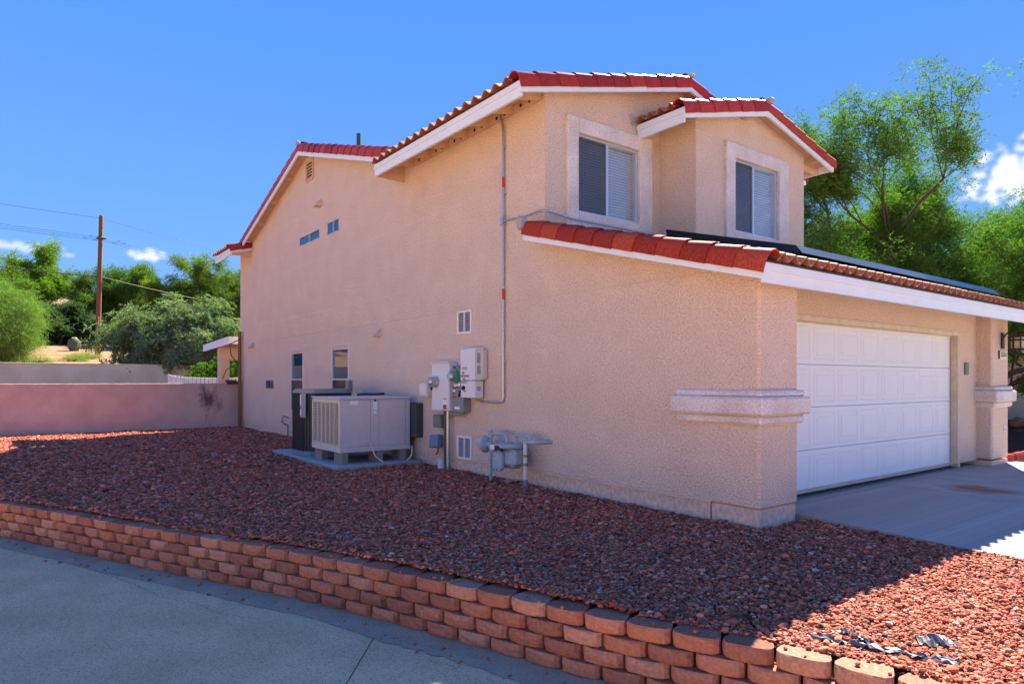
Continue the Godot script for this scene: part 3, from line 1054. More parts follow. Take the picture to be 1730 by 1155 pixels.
	for r in 4:
		for c in 8:
			obj("raised_panel", pmesh, mat.door_white, d, Transform3D(Basis(), Vector3(1.45 + 0.61 * (c + 0.5), 0.006 + 0.5325 * (r + 0.5), -0.59)))
	b = MB.new()
	b.cbox(Vector3(3.89, -0.003, -0.598), Vector3(4.88, 0.03, 0.05), 0.006)
	obj("bottom_seal", b, mat.black, d)
	b = MB.new()
	b.cbox(Vector3(3.89, 2.163, -0.535), Vector3(5.06, 0.072, 0.12), 0.006)
	b.cbox(Vector3(1.40, 1.06, -0.535), Vector3(0.085, 2.134, 0.12), 0.006)
	b.cbox(Vector3(6.38, 1.06, -0.535), Vector3(0.085, 2.134, 0.12), 0.006)
	b.box(Vector3(3.89, 2.12, -0.578), Vector3(4.9, 0.014, 0.02))
	obj("door_jamb", b, mat.jamb, d)
	# --- upper front wall and the bay
	b = MB.new()
	wall_face(b, Vector3(0, 0, -3.34), X, Z, [[0.0, yA(0.0) - 0.045], [2.88, yA(2.88) - 0.05], [5.9, yA(5.9) - 0.045]], 3.1, [[0.60, 1.889, 3.84, 4.985]])
	b.quad(Vector3(5.9, 3.1, -3.34), Vector3(5.9, 3.1, -8.5), Vector3(5.9, 5.45, -8.5), Vector3(5.9, 5.45, -3.34))
	obj("upper_front_wall", b, mat.stucco, h)
	b = MB.new()
	wall_face(b, Vector3(0, 0, -2.64), X, Z, [[2.42, yD(2.42) - 0.045], [3.96, yD(3.96) - 0.05], [5.5, yD(5.5) - 0.045]], 3.0, [[3.364, 4.625, 3.81, 4.99]])
	b.quad(Vector3(2.42, 3.0, -3.34), Vector3(2.42, 3.0, -2.64), Vector3(2.42, 5.465, -2.64), Vector3(2.42, 5.465, -3.34))
	b.quad(Vector3(5.5, 3.0, -2.64), Vector3(5.5, 3.0, -3.34), Vector3(5.5, 5.465, -3.34), Vector3(5.5, 5.465, -2.64))
	obj("bay_wall", b, mat.stucco, h)
	var oa := Vector3(0, 0, -3.34)
	var od := Vector3(0, 0, -2.64)
	sash_window(h, oa, X, Z, [0.60, 1.889, 3.84, 4.985], 0.035, true, true, "window", "glass", 0.49)
	trim_ring(h, oa, X, Z, [0.383, 2.177, 3.55, 5.21], [0.60, 1.889, 3.84, 4.985], 0.06)
	sash_window(h, od, X, Z, [3.364, 4.625, 3.81, 4.99], 0.035, true, true, "window", "glass", 0.46)
	trim_ring(h, od, X, Z, [3.128, 4.921, 3.60, 5.218], [3.364, 4.625, 3.81, 4.99], 0.06)
	# --- side windows
	for i in 2:
		sash_window(h, Vector3.ZERO, -Z, -X, [holes[i][0], holes[i][1], holes[i][2], holes[i][3]], 0.02, false, false, "high_window", "painted_sky_glass", 0.5)
	for i in [2, 3]:
		var e: Array = holes[i]
		var w := grp("tall_window", h)
		b = MB.new()
		for q in [[e[0] + 0.02, (e[2] + e[3]) / 2, 0.04, e[3] - e[2]], [e[1] - 0.02, (e[2] + e[3]) / 2, 0.04, e[3] - e[2]]]:
			b.cbox(Vector3(0.02, q[1], -q[0]), Vector3(0.06, q[3], q[2]), 0.004)
		for y in [e[2] + 0.02, 1.43, e[3] - 0.02]:
			b.cbox(Vector3(0.021, y, -(e[0] + e[1]) / 2), Vector3(0.058, 0.04, e[1] - e[0] - 0.08), 0.004)
		obj("frame", b, mat.aluminium, w)
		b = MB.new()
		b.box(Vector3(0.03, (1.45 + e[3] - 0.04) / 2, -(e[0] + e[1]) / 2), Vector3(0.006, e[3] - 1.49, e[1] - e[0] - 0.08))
		obj("pane", b, mat.painted_sky_glass, w)
		b = MB.new()
		b.box(Vector3(0.012, (e[2] + 0.04 + 1.41) / 2, -(e[0] + e[1]) / 2), Vector3(0.006, 1.37 - e[2], e[1] - e[0] - 0.08))
		obj("insect_screen", b, mat.screen, w)
	var ew: Array = holes[4]
	var wq := grp("square_window", h)
	b = MB.new()
	for q in [[ew[0] + 0.02, 0.0, 1], [ew[1] - 0.02, 0.0, 1]]:
		b.cbox(Vector3(0.02, (ew[2] + ew[3]) / 2, -q[0]), Vector3(0.06, ew[3] - ew[2], 0.04), 0.004)
	for y in [ew[2] + 0.018, ew[3] - 0.018]:
		b.cbox(Vector3(0.021, y, -(ew[0] + ew[1]) / 2), Vector3(0.058, 0.036, ew[1] - ew[0] - 0.08), 0.004)
	obj("frame", b, mat.grey_box, wq)
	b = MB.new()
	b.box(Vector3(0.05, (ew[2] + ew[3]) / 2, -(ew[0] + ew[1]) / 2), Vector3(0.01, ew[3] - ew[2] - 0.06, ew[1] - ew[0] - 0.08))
	obj("pane", b, mat.painted_sky_glass, wq)
	# --- gable louvre
	var lv := grp("gable_vent", h)
	b = MB.new()
	for z in [-12.15, -12.62]: b.cbox(Vector3(-0.015, 6.6, z), Vector3(0.05, 0.50, 0.045), 0.006)
	for y in [6.36, 6.84]: b.cbox(Vector3(-0.014, y, -12.385), Vector3(0.048, 0.045, 0.425), 0.006)
	obj("frame", b, mat.soffit, lv)
	b = MB.new()
	b.box(Vector3(0.004, 6.6, -12.385), Vector3(0.01, 0.46, 0.44))
	obj("vent_opening", b, mat.hole, lv)
	for i in 6:
		b = MB.new()
		b.box(Vector3(-0.012, 6.42 + 0.075 * i, -12.385), Vector3(0.05, 0.022, 0.425), Basis(Z, 0.55))
		obj("slat", b, mat.soffit, lv)
	# --- white wall vents
	for y in [2.36, 0.305]:
		var v := grp("wall_vent", h)
		b = MB.new()
		for z in [-5.57, -5.375, -5.18]: b.cbox(Vector3(-0.012, y, z), Vector3(0.03, 0.36, 0.034 if z != -5.375 else 0.026), 0.005)
		for q in [y + 0.175, y - 0.175]: b.cbox(Vector3(-0.011, q, -5.375), Vector3(0.028, 0.034, 0.424), 0.005)
		obj("frame", b, mat.vinyl, v)
		for z in [-5.474, -5.277]:
			b = MB.new()
			b.box(Vector3(0.002, y, z), Vector3(0.008, 0.33, 0.17))
			obj("vent_opening", b, mat.vent_mesh, v)
			b = MB.new()
			for i in 13: b.box(Vector3(-0.006, y - 0.15 + 0.025 * i, z), Vector3(0.018, 0.009, 0.168), Basis(Z, 0.6))
			obj("louvre_blades", b, mat.label_grey, v)
	# --- hooded vents
	for q in [[5.62, -11.72], [2.354, -8.555], [2.464, -17.217]]:
		b = MB.new()
		var c := Vector3(0, q[0], q[1])
		var w := 0.11
		b.prism([c + Vector3(0.0, 0.10, w), c + Vector3(-0.03, 0.10, w), c + Vector3(-0.16, -0.03, w), c + Vector3(-0.16, -0.07, w), c + Vector3(0, -0.07, w)], Vector3(0, 0, -2 * w))
		obj("hood_vent", b, mat.stucco, h)
	build_roofs(h)

func build_roofs(h: Node) -> void:
	var X := Vector3(1, 0, 0)
	var Z := Vector3(0, 0, 1)
	var b: MB
	# ---- garage roof, sloping to the street
	var r := grp("garage_roof", h)
	var xr := 9.3
	deck(r, [Vector3(-0.3, yE(0.20), 0.20), Vector3(xr, yE(0.20), 0.20), Vector3(xr, yE(-3.36), -3.36), Vector3(-0.3, yE(-3.36), -3.36)], 0.045)
	fascia(r, Vector3(-0.259, 2.523, 0.22), Vector3(xr, 2.523, 0.22), 0.19, Z)
	fascia(r, Vector3(-0.3, yE(0.22), 0.238), Vector3(-0.3, yE(-3.45), -3.45), 0.165, -X, false)
	rake_line(r, Vector3(-0.3, yE(0.23), 0.23), Vector3(-0.3, yE(-3.42), -3.42), -X, "front_tile_", 0.335)
	var dsE := Vector3(0, -0.268, 1).normalized()
	eave_line(r, Vector3(-0.16, yE(0.22), 0.22), Vector3(xr - 0.05, yE(0.22), 0.22), dsE, 0.205)
	field(r, Vector3(-0.16, yE(-0.1), -0.1), Vector3(xr - 0.05, yE(-0.1), -0.1), Vector3(0, yE(-3.34) - yE(-0.1), -3.24), Vector3(0, yE(-3.34) - yE(-0.1), -3.24), 0.205)
	b = MB.new()
	b.box(Vector3(4.5, 2.535, 0.215), Vector3(9.5, 0.022, 0.05))
	obj("eave_gap_strip", b, mat.black, r)  # black strip in the gap between fascia top and eave tiles
	# grey mortar at the top end of the rake
	b = MB.new()
	b.cbox(Vector3(-0.30, 3.575, -3.47), Vector3(0.17, 0.19, 0.10), 0.035)
	obj("mortar", b, mat.mortar, r)
	# flat roof behind the garage
	deck(h, [Vector3(5.7, 3.52, -3.36), Vector3(xr, 3.52, -3.36), Vector3(xr, 3.52, -13.0), Vector3(5.7, 3.52, -13.0)], 0.1, "rear_roof", "mortar")
	# ---- upper roof
	r = grp("upper_roof", h)
	var zf := -3.08
	var zb := -7.49
	deck(r, [Vector3(-0.58, yA(-0.58), zf - 0.02), Vector3(2.88, yA(2.88), zf - 0.02), Vector3(2.88, yA(2.88), -9.45), Vector3(-0.58, yA(-0.58), zb)], 0.045)
	deck(r, [Vector3(6.34, yA(6.34), zf - 0.02), Vector3(2.88, yA(2.88), zf - 0.02), Vector3(2.88, yA(2.88), -9.45), Vector3(6.34, yA(6.34), zb)], 0.045)
	fascia(r, Vector3(-0.6, 5.346, zf - 0.041), Vector3(-0.6, 5.346, zb), 0.20, -X)
	fascia(r, Vector3(-0.618, yA(-0.6), zf), Vector3(2.88, yA(2.88), zf), 0.165, Z, false)
	fascia(r, Vector3(6.36, yA(6.36), zf), Vector3(2.88, yA(2.88), zf), 0.165, Z, false)
	rake_line(r, Vector3(-0.62, yA(-0.62), zf), Vector3(2.86, yA(2.86), zf), Z, "tile_", 0.37)
	rake_line(r, Vector3(6.38, yA(6.38), zf), Vector3(2.90, yA(2.90), zf), Z, "tile_", 0.37)
	ridge_caps(r, Vector3(2.88, yA(2.88) + 0.04, zf - 0.1), Vector3(2.88, yA(2.88) + 0.04, -9.3), "tile_")
	b = MB.new()
	b.cbox(Vector3(2.9, yA(2.88) + 0.10, zf + 0.0), Vector3(0.10, 0.06, 0.08), 0.02)
	obj("mortar", b, mat.mortar, r)
	var dsA := Vector3(-1, -0.26, 0).normalized()
	eave_line(r, Vector3(-0.6, 5.346, zf - 0.14), Vector3(-0.6, 5.346, zb), dsA, 0.245)
	field(r, Vector3(-0.32, yA(-0.32), zf - 0.14), Vector3(-0.32, yA(-0.32), zb), Vector3(3.2, 3.2 * 0.26, 0), Vector3(3.2, 3.2 * 0.26, -1.9), 0.245)
	field(r, Vector3(6.4, yA(6.4), zf - 0.14), Vector3(6.4, yA(6.4), zb), Vector3(-3.5, 3.5 * 0.26, 0), Vector3(-3.5, 3.5 * 0.26, -1.9), 0.245)
	# rafter tails, blocking with vent holes, end board
	b = MB.new()
	var zr := zf - 0.32
	var k := 0
	while zr > zb:
		b = MB.new()
		b.prism([Vector3(-0.56, yA(-0.56) - 0.045, zr), Vector3(0.0, yA(0.0) - 0.045, zr), Vector3(0.0, yA(0.0) - 0.165, zr), Vector3(-0.56, yA(-0.56) - 0.15, zr)], Vector3(0, 0, -0.045))
		obj("rafter_tail", b, mat.soffit, r)
		if zr - 0.6 > zb:
			b = MB.new()
			b.box(Vector3(-0.03, yA(0.0) - 0.115, zr - 0.3225), Vector3(0.04, 0.12, 0.5545))
			obj("blocking", b, mat.soffit, r)
			for o in [0.22, 0.42]:
				b = MB.new()
				b.lathe([Vector2(0, 0.0035), Vector2(0.028, 0.0035), Vector2(0.028, 0)], Vector3(-0.05, yA(0.0) - 0.12, zr - o), Basis(Vector3(0, 0, 1), Vector3(-1, 0, 0), Vector3(0, -1, 0)), 10)
				obj("vent_hole", b, mat.hole, r)
		zr -= 0.60
		k += 1
	b = MB.new()
	b.prism([Vector3(-0.56, yA(-0.56) - 0.045, zb + 0.03), Vector3(0.02, yA(0.02) - 0.045, zb + 0.03), Vector3(0.02, 5.13, zb + 0.03), Vector3(-0.56, 5.15, zb + 0.03)], Vector3(0, 0, -0.03))
	obj("end_board", b, mat.soffit, r)
	# ---- bay roof
	r = grp("bay_roof", h)
	zf = -2.38
	deck(r, [Vector3(1.88, yD(1.88), zf - 0.02), Vector3(3.96, yD(3.96), zf - 0.02), Vector3(3.96, yD(3.96), -3.9), Vector3(1.88, yD(1.88), -3.34)], 0.045)
	deck(r, [Vector3(6.04, yD(6.04), zf - 0.02), Vector3(3.96, yD(3.96), zf - 0.02), Vector3(3.96, yD(3.96), -3.9), Vector3(6.04, yD(6.04), -3.34)], 0.045)
	fascia(r, Vector3(1.86, 5.37, zf - 0.041), Vector3(1.86, 5.37, -3.32), 0.21, -X)
	fascia(r, Vector3(6.06, 5.37, zf - 0.041), Vector3(6.06, 5.37, -3.32), 0.15, X, false)
	fascia(r, Vector3(1.842, yD(1.86), zf), Vector3(3.96, yD(3.96), zf), 0.165, Z, false)
	fascia(r, Vector3(6.06, yD(6.06), zf), Vector3(3.96, yD(3.96), zf), 0.165, Z, false)
	rake_line(r, Vector3(1.85, yD(1.85), zf), Vector3(3.94, yD(3.94), zf), Z, "tile_", 0.355)
	rake_line(r, Vector3(6.08, yD(6.08), zf), Vector3(3.98, yD(3.98), zf), Z, "front_tile_", 0.355)
	b = MB.new()
	b.cbox(Vector3(3.99, yD(3.96) + 0.085, zf + 0.01), Vector3(0.14, 0.10, 0.13), 0.03)
	obj("mortar", b, mat.mortar, r)
	ridge_caps(r, Vector3(3.96, yD(3.96) + 0.04, zf - 0.1), Vector3(3.96, yD(3.96) + 0.04, -3.4), "tile_")
	eave_line(r, Vector3(1.86, 5.37, zf - 0.14), Vector3(1.86, 5.37, -3.30), Vector3(-1, -0.25, 0).normalized(), 0.195)
	eave_line(r, Vector3(6.06, 5.37, zf - 0.14), Vector3(6.06, 5.37, -3.30), Vector3(1, -0.25, 0).normalized(), 0.195)
	field(r, Vector3(2.1, yD(2.1), zf - 0.14), Vector3(2.1, yD(2.1), -3.3), Vector3(1.86, 1.86 * 0.25, 0), Vector3(1.86, 1.86 * 0.25, -0.4), 0.195)
	field(r, Vector3(5.8, yD(5.8), zf - 0.14), Vector3(5.8, yD(5.8), -3.3), Vector3(-1.84, 1.84 * 0.25, 0), Vector3(-1.84, 1.84 * 0.25, -0.4), 0.195)
	for q in [3.6, 5.62]:
		b = MB.new()
		b.board(Vector3(q, yD(q) - 0.05, -2.64), Vector3(q + 0.0, yD(q) - 0.05, zf - 0.04), 0.09, Vector3(0.09, 0, 0))
		obj("lookout", b, mat.soffit, r)
	b = MB.new()
	b.board(Vector3(5.5, 5.30, -2.66), Vector3(6.02, 5.30, -2.66), 0.10, Vector3(0, 0, -0.04))
	obj("lookout", b, mat.soffit, r)
	b = MB.new()
	b.box(Vector3(1.74, 5.43, -3.32), Vector3(0.03, 0.16, 0.04), Basis(Z, 0.35))
	obj("flashing", b, mat.mortar, r)
	# ---- main rear roof with its gable on the side
	r = grp("rear_gable_roof", h)
	var xo := -0.3
	deck(r, [Vector3(xo + 0.02, yB(-7.5), -7.5), Vector3(10.9, yB(-7.5), -7.5), Vector3(10.9, yB(-12.45), -12.45), Vector3(xo + 0.02, yB(-12.45), -12.45)], 0.045)
	deck(r, [Vector3(xo + 0.02, yB(-17.27), -17.27), Vector3(10.9, yB(-17.27), -17.27), Vector3(10.9, yB(-12.45), -12.45), Vector3(xo + 0.02, yB(-12.45), -12.45)], 0.045)
	fascia(r, Vector3(xo, yB(-17.27), -17.27), Vector3(xo, yB(-12.45), -12.45), 0.19, -X, false)
	fascia(r, Vector3(xo, yB(-7.5), -7.5), Vector3(xo, yB(-12.45), -12.45), 0.19, -X, false)
	rake_line(r, Vector3(xo, yB(-17.4), -17.4), Vector3(xo, yB(-12.5), -12.5), -X, "tile_", 0.375)
	rake_line(r, Vector3(xo, yB(-7.5), -7.5), Vector3(xo, yB(-12.4), -12.4), -X, "tile_", 0.375)
	ridge_caps(r, Vector3(xo + 0.1, yB(-12.45) + 0.04, -12.45), Vector3(10.8, yB(-12.45) + 0.04, -12.45), "tile_")
	b = MB.new()
	b.cbox(Vector3(xo - 0.0, yB(-12.45) + 0.10, -12.45), Vector3(0.10, 0.13, 0.12), 0.03)
	obj("mortar", b, mat.mortar, r)
	field(r, Vector3(xo + 0.16, yB(-7.5), -7.5), Vector3(10.8, yB(-7.5), -7.5), Vector3(0, 4.9 * 0.298, -4.9), Vector3(0, 4.9 * 0.298, -4.9), 0.3)
	field(r, Vector3(xo + 0.16, yB(-17.3), -17.3), Vector3(10.8, yB(-17.3), -17.3), Vector3(0, 4.8 * 0.298, 4.8), Vector3(0, 4.8 * 0.298, 4.8), 0.3)
	for z in [-13.6, -14.8, -16.0]:
		b = MB.new()
		b.board(Vector3(0, yB(z) - 0.05, z), Vector3(xo + 0.04, yB(z) - 0.05, z), 0.09, Vector3(0, 0, -0.09))
		obj("lookout", b, mat.soffit, r)
	for q in [[1.3, -9.6, 0.55], [2.6, -9.0, 0.5]]:
		b = MB.new()
		b.lathe([Vector2(0.05, 0), Vector2(0.05, q[2]), Vector2(0, q[2])], Vector3(q[0], yB(q[1]) - 0.1, q[1]), Basis(), 10)
		b.lathe([Vector2(0.08, 0.20), Vector2(0.05, 0.32)], Vector3(q[0], yB(q[1]) - 0.1, q[1]), Basis(), 10)
		obj("vent_pipe", b, mat.dark_metal, r)
	# pipe seen above the rear gable ridge
	for q in [1.15, 2.55]:
		b = MB.new()
		b.lathe([Vector2(0.055, -0.2), Vector2(0.055, 0.66), Vector2(0, 0.66)], Vector3(q, yB(-12.1), -12.1), Basis(), 10)
		obj("vent_pipe", b, mat.dark_metal, r)
	# ---- low roof at the back corner
	r = grp("back_corner_roof", h)
	var yc := func(x: float) -> float: return 5.40 + 0.26 * (x + 0.6)
	deck(r, [Vector3(-0.58, yc.call(-0.58), -17.37), Vector3(4.0, yc.call(4.0), -17.37), Vector3(4.0, yc.call(4.0), -19.28), Vector3(-0.58, yc.call(-0.58), -19.28)], 0.045)
	fascia(r, Vector3(-0.6, 5.40, -17.391), Vector3(-0.6, 5.40, -19.3), 0.19, -X)
	fascia(r, Vector3(-0.618, yc.call(-0.6), -17.35), Vector3(0.0, yc.call(0.0), -17.35), 0.165, Z, false)
	rake_line(r, Vector3(-0.62, yc.call(-0.62), -17.35), Vector3(0.06, yc.call(0.06), -17.35), Z, "tile_", 0.36)
	eave_line(r, Vector3(-0.6, 5.40, -17.49), Vector3(-0.6, 5.40, -19.3), Vector3(-1, -0.26, 0).normalized(), 0.24)
	field(r, Vector3(-0.32, yc.call(-0.32), -17.49), Vector3(-0.32, yc.call(-0.32), -19.3), Vector3(4, 1.04, 0), Vector3(4, 1.04, 0), 0.24)
	b = MB.new()
	b.prism([Vector3(-0.56, 5.36, -17.40), Vector3(0.0, 5.50, -17.40), Vector3(0.0, 5.2, -17.40), Vector3(-0.56, 5.2, -17.40)], Vector3(0, 0, -0.03))
	obj("end_board", b, mat.soffit, r)

# ---------------------------------------------------------------- pink yard wall
func build_yard_wall() -> void:
	# fine grid near the house so that the dark mildew patch can be coloured
	var n := FastNoiseLite.new()
	n.seed = 8
	n.frequency = 0.02
	n.fractal_octaves = 4
	var b := MB.new()
	b.use_col = true
	var z := -18.62
	var xs := []
	var x := -0.02
	while x > -14.0:
		xs.append(x)
		x -= 0.04 if x > -2.2 else 0.6
	var ys := []
	for i in 36: ys.append(lerpf(-0.3, 1.30, i / 35.0))
	var shade := func(px: float, py: float) -> Color:
		# stain hanging below the top of the wall, about 1 m from the corner
		var du := (px + 0.95) / 0.33
		var dv := (py - 0.72) / 0.52
		var a := 1.0 - sqrt(du * du + dv * dv) + 0.9 * n.get_noise_2d(px * 160.0, py * 60.0) + 0.5 * n.get_noise_2d(px * 700.0, py * 500.0)
		a = clampf(a * 0.9, 0, 0.85)
		return Color(1, 1, 1).lerp(Color(0.10, 0.09, 0.10), a)
	for i in xs.size() - 1:
		for j in ys.size() - 1:
			var p := [Vector3(xs[i + 1], ys[j], z), Vector3(xs[i], ys[j], z), Vector3(xs[i], ys[j + 1], z), Vector3(xs[i + 1], ys[j + 1], z)]
			b.quad(p[0], p[1], p[2], p[3])
			var k := b.C.size()
			var c0: Color = shade.call(p[0].x, p[0].y)
			var c1: Color = shade.call(p[1].x, p[1].y)
			var c2: Color = shade.call(p[2].x, p[2].y)
			var c3: Color = shade.call(p[3].x, p[3].y)
			b.C[k - 6] = c0; b.C[k - 5] = c2; b.C[k - 4] = c1
			b.C[k - 3] = c0; b.C[k - 2] = c3; b.C[k - 1] = c2
	b.col = Color(1, 1, 1)
	b.box(Vector3(-7.01, 0.495, z - 0.101), Vector3(13.98, 1.59, 0.20))
	b.cbox(Vector3(-7.0, 1.305, z - 0.095), Vector3(13.96, 0.03, 0.215), 0.012)
	var m: StandardMaterial3D = mat.fence_stucco
	m.vertex_color_use_as_albedo = true
	tag(obj("yard_wall", b, m), "low pink stucco yard wall with a dark stain, joining the house corner", "wall")

# ---------------------------------------------------------------- equipment on and beside the house
func slab_box(parent: Node, called: String, m: String, c: Vector3, s: Vector3, e := 0.008) -> MeshInstance3D:
	var b := MB.new()
	b.cbox(c, s, e)
	return obj(called, b, mat[m], parent)

func pipe(parent: Node, called: String, m: String, pts: Array, r: float, sides := 10) -> MeshInstance3D:
	# corners rounded
	var p := [pts[0]]
	for i in range(1, pts.size() - 1):
		var a: Vector3 = pts[i - 1]
		var c: Vector3 = pts[i + 1]
		var q: Vector3 = pts[i]
		var d := minf(minf(q.distance_to(a), q.distance_to(c)) * 0.45, maxf(r * 4.0, 0.03))
		var s := q + (a - q).normalized() * d
		var e := q + (c - q).normalized() * d
		for k in 5:
			var t := k / 4.0
			p.append(s.lerp(q, t).lerp(q.lerp(e, t), t))
	p.append(pts[-1])
	var b := MB.new()
	b.tube(p, [r], sides)
	return obj(called, b, mat[m], parent)

const OUT := Basis(Vector3(0, 0, 1), Vector3(-1, 0, 0), Vector3(0, -1, 0))   # lathe axis pointing away from the side wall

func build_equipment() -> void:
	var b: MB
	var t: Node3D
	# --- service panel with its meter
	t = grp("electric_cabinet")
	tag(t, "tall white electric service cabinet with round glass meter on side wall", "electric cabinet")
	slab_box(t, "cabinet", "white_box", Vector3(-0.085, 1.30, -5.885), Vector3(0.17, 0.80, 0.57), 0.012)
	slab_box(t, "cover_panel", "white_box", Vector3(-0.172, 1.29, -5.73), Vector3(0.008, 0.74, 0.24), 0.003)
	slab_box(t, "rain_lip", "white_box", Vector3(-0.10, 1.705, -5.885), Vector3(0.20, 0.02, 0.585), 0.005)
	b = MB.new()
	b.lathe([Vector2(0.0, 0.16), Vector2(0.05, 0.155), Vector2(0.075, 0.135), Vector2(0.082, 0.05), Vector2(0.10, 0.045), Vector2(0.10, 0.0)], Vector3(-0.17, 1.385, -6.01), OUT, 18)
	obj("meter", b, mat.galvanised, t)
	slab_box(t, "seal_tab", "black", Vector3(-0.25, 1.27, -6.03), Vector3(0.03, 0.06, 0.025), 0.004)
	for q in [["label_orange", 1.10, 0.022, -5.72, 0.12], ["label_white", 1.045, 0.075, -5.72, 0.12], ["label_red", 0.965, 0.075, -5.72, 0.10]]:
		slab_box(t, "sticker", q[0], Vector3(-0.178, q[1], q[3]), Vector3(0.003, q[2], q[4]), 0.0)
	# --- phone box
	t = grp("phone_box")
	tag(t, "small beige utility box left of the tall white electric cabinet", "utility box")
	slab_box(t, "cabinet", "beige_box", Vector3(-0.06, 1.235, -6.55), Vector3(0.12, 0.25, 0.27), 0.012)
	slab_box(t, "lid", "white_box", Vector3(-0.125, 1.25, -6.55), Vector3(0.012, 0.19, 0.22), 0.004)
	# --- second meter
	t = grp("solar_meter")
	tag(t, "blue grey meter box with green ringed glass meter beside white panel", "meter box")
	slab_box(t, "cabinet", "blue_grey_box", Vector3(-0.065, 1.475, -5.385), Vector3(0.13, 0.34, 0.33), 0.008)
	b = MB.new()
	b.lathe([Vector2(0.0, 0.15), Vector2(0.055, 0.145), Vector2(0.078, 0.12), Vector2(0.083, 0.03)], Vector3(-0.13, 1.47, -5.44), OUT, 18)
	obj("meter", b, mat.galvanised, t)
	b = MB.new()
	b.lathe([Vector2(0.083, 0.045), Vector2(0.108, 0.045), Vector2(0.112, 0.0)], Vector3(-0.13, 1.47, -5.44), OUT, 18)
	obj("ring", b, mat.ring_green, t)
	slab_box(t, "sticker", "black", Vector3(-0.1315, 1.615, -5.49), Vector3(0.003, 0.03, 0.07), 0.0)
	slab_box(t, "sticker", "label_red", Vector3(-0.1315, 1.61, -5.33), Vector3(0.003, 0.04, 0.09), 0.0)
	slab_box(t, "sticker", "label_white", Vector3(-0.1315, 1.335, -5.42), Vector3(0.003, 0.05, 0.19), 0.0)
	slab_box(t, "sticker", "label_orange", Vector3(-0.134, 1.35, -5.44), Vector3(0.002, 0.018, 0.11), 0.0)
	# --- disconnect
	t = grp("disconnect_box")
	tag(t, "dark grey disconnect switch box with lever below the blue grey meter", "switch box")
	slab_box(t, "cabinet", "grey_box", Vector3(-0.075, 1.085, -5.36), Vector3(0.15, 0.39, 0.33), 0.008)
	b = MB.new()
	b.cbox(Vector3(-0.165, 1.19, -5.29), Vector3(0.03, 0.11, 0.03), 0.006, Basis(Vector3(1, 0, 0), 0.45))
	obj("lever", b, mat.black, t)
	for q in [["label_white", 1.235, 0.03, -5.47, 0.08], ["label_red", 1.20, 0.03, -5.47, 0.08], ["label_red", 1.135, 0.045, -5.47, 0.08], ["label_white", 0.965, 0.06, -5.38, 0.15]]:
		slab_box(t, "sticker", q[0], Vector3(-0.1515, q[1], q[3]), Vector3(0.003, q[2], q[4]), 0.0)
	slab_box(t, "sticker", "label_orange", Vector3(-0.154, 0.985, -5.38), Vector3(0.002, 0.018, 0.14), 0.0)
	# --- inverter
	t = grp("solar_inverter")
	tag(t, "white solar inverter with grey side vents mounted above its switch unit", "inverter")
	b = MB.new()
	# rounded top front edge
	var pr := [Vector3(-0.03, 1.41, 0), Vector3(-0.20, 1.41, 0), Vector3(-0.20, 1.86, 0), Vector3(-0.185, 1.90, 0), Vector3(-0.14, 1.925, 0), Vector3(-0.03, 1.925, 0)]
	for i in pr.size(): pr[i].z = -5.20
	b.prism(pr, Vector3(0, 0, 0.41))
	obj("cabinet", b, mat.white_box, t)
	slab_box(t, "heat_sink", "beige_box", Vector3(-0.055, 1.655, -4.755), Vector3(0.10, 0.46, 0.07), 0.01)
	for y in [1.755, 1.57]: slab_box(t, "side_vent", "label_grey", Vector3(-0.13, y, -4.7885), Vector3(0.06, 0.16 if y > 1.7 else 0.13, 0.004), 0.0)
	slab_box(t, "switch_unit", "white_box", Vector3(-0.115, 1.265, -5.0), Vector3(0.17, 0.27, 0.40), 0.012)
	slab_box(t, "recess", "label_grey", Vector3(-0.201, 1.375, -5.10), Vector3(0.004, 0.04, 0.16), 0.0)
	b = MB.new()
	b.lathe([Vector2(0.0, 0.035), Vector2(0.03, 0.035), Vector2(0.036, 0.0)], Vector3(-0.20, 1.285, -5.10), OUT, 14)
	obj("knob", b, mat.black, t)
	slab_box(t, "display", "grey_box", Vector3(-0.2015, 1.475, -5.07), Vector3(0.003, 0.035, 0.24), 0.0)
	for q in [["label_red", 1.525, 0.03, -5.12, 0.06], ["label_red", 1.43, 0.025, -5.10, 0.07], ["label_red", 1.235, 0.02, -5.08, 0.07]]:
		slab_box(t, "sticker", q[0], Vector3(-0.2015, q[1], q[3]), Vector3(0.003, q[2], q[4]), 0.0)
	slab_box(t, "sticker", "label_grey", Vector3(-0.12, 1.28, -4.798), Vector3(0.07, 0.07, 0.003), 0.0)
	lettering(t, "verity", 0.045, Vector3(-0.2025, 1.60, -5.15), Basis(Vector3(0, 0, 1), Vector3.UP, Vector3(-1, 0, 0)), mat.label_teal)
	# --- boxes low on the wall
	t = grp("low_junction_box")
	tag(t, "dull green junction box under the tall white electric cabinet", "junction box")
	slab_box(t, "cabinet", "green_box", Vector3(-0.06, 0.71, -6.08), Vector3(0.12, 0.22, 0.25), 0.008)
	slab_box(t, "lid", "green_box", Vector3(-0.125, 0.71, -6.08), Vector3(0.01, 0.20, 0.23), 0.003)
	t = grp("cable_box")
	tag(t, "tilted blue cable box low on the wall below the green box", "cable box")
	b = MB.new()
	b.cbox(Vector3(-0.09, 0.36, -6.17), Vector3(0.10, 0.22, 0.27), 0.012, Basis(Vector3(1, 0, 0), -0.10) * Basis(Vector3(0, 0, 1), -0.12))
	obj("cabinet", b, mat.blue_box, t)
	b = MB.new()
	b.tube([Vector3(-0.08, 0.26, -6.1), Vector3(-0.12, 0.17, -6.05), Vector3(-0.1, 0.13, -6.15), Vector3(-0.06, 0.2, -6.12)], [0.008], 6)
	obj("cable_loop", b, mat.black, t)
	t = grp("service_conduit")
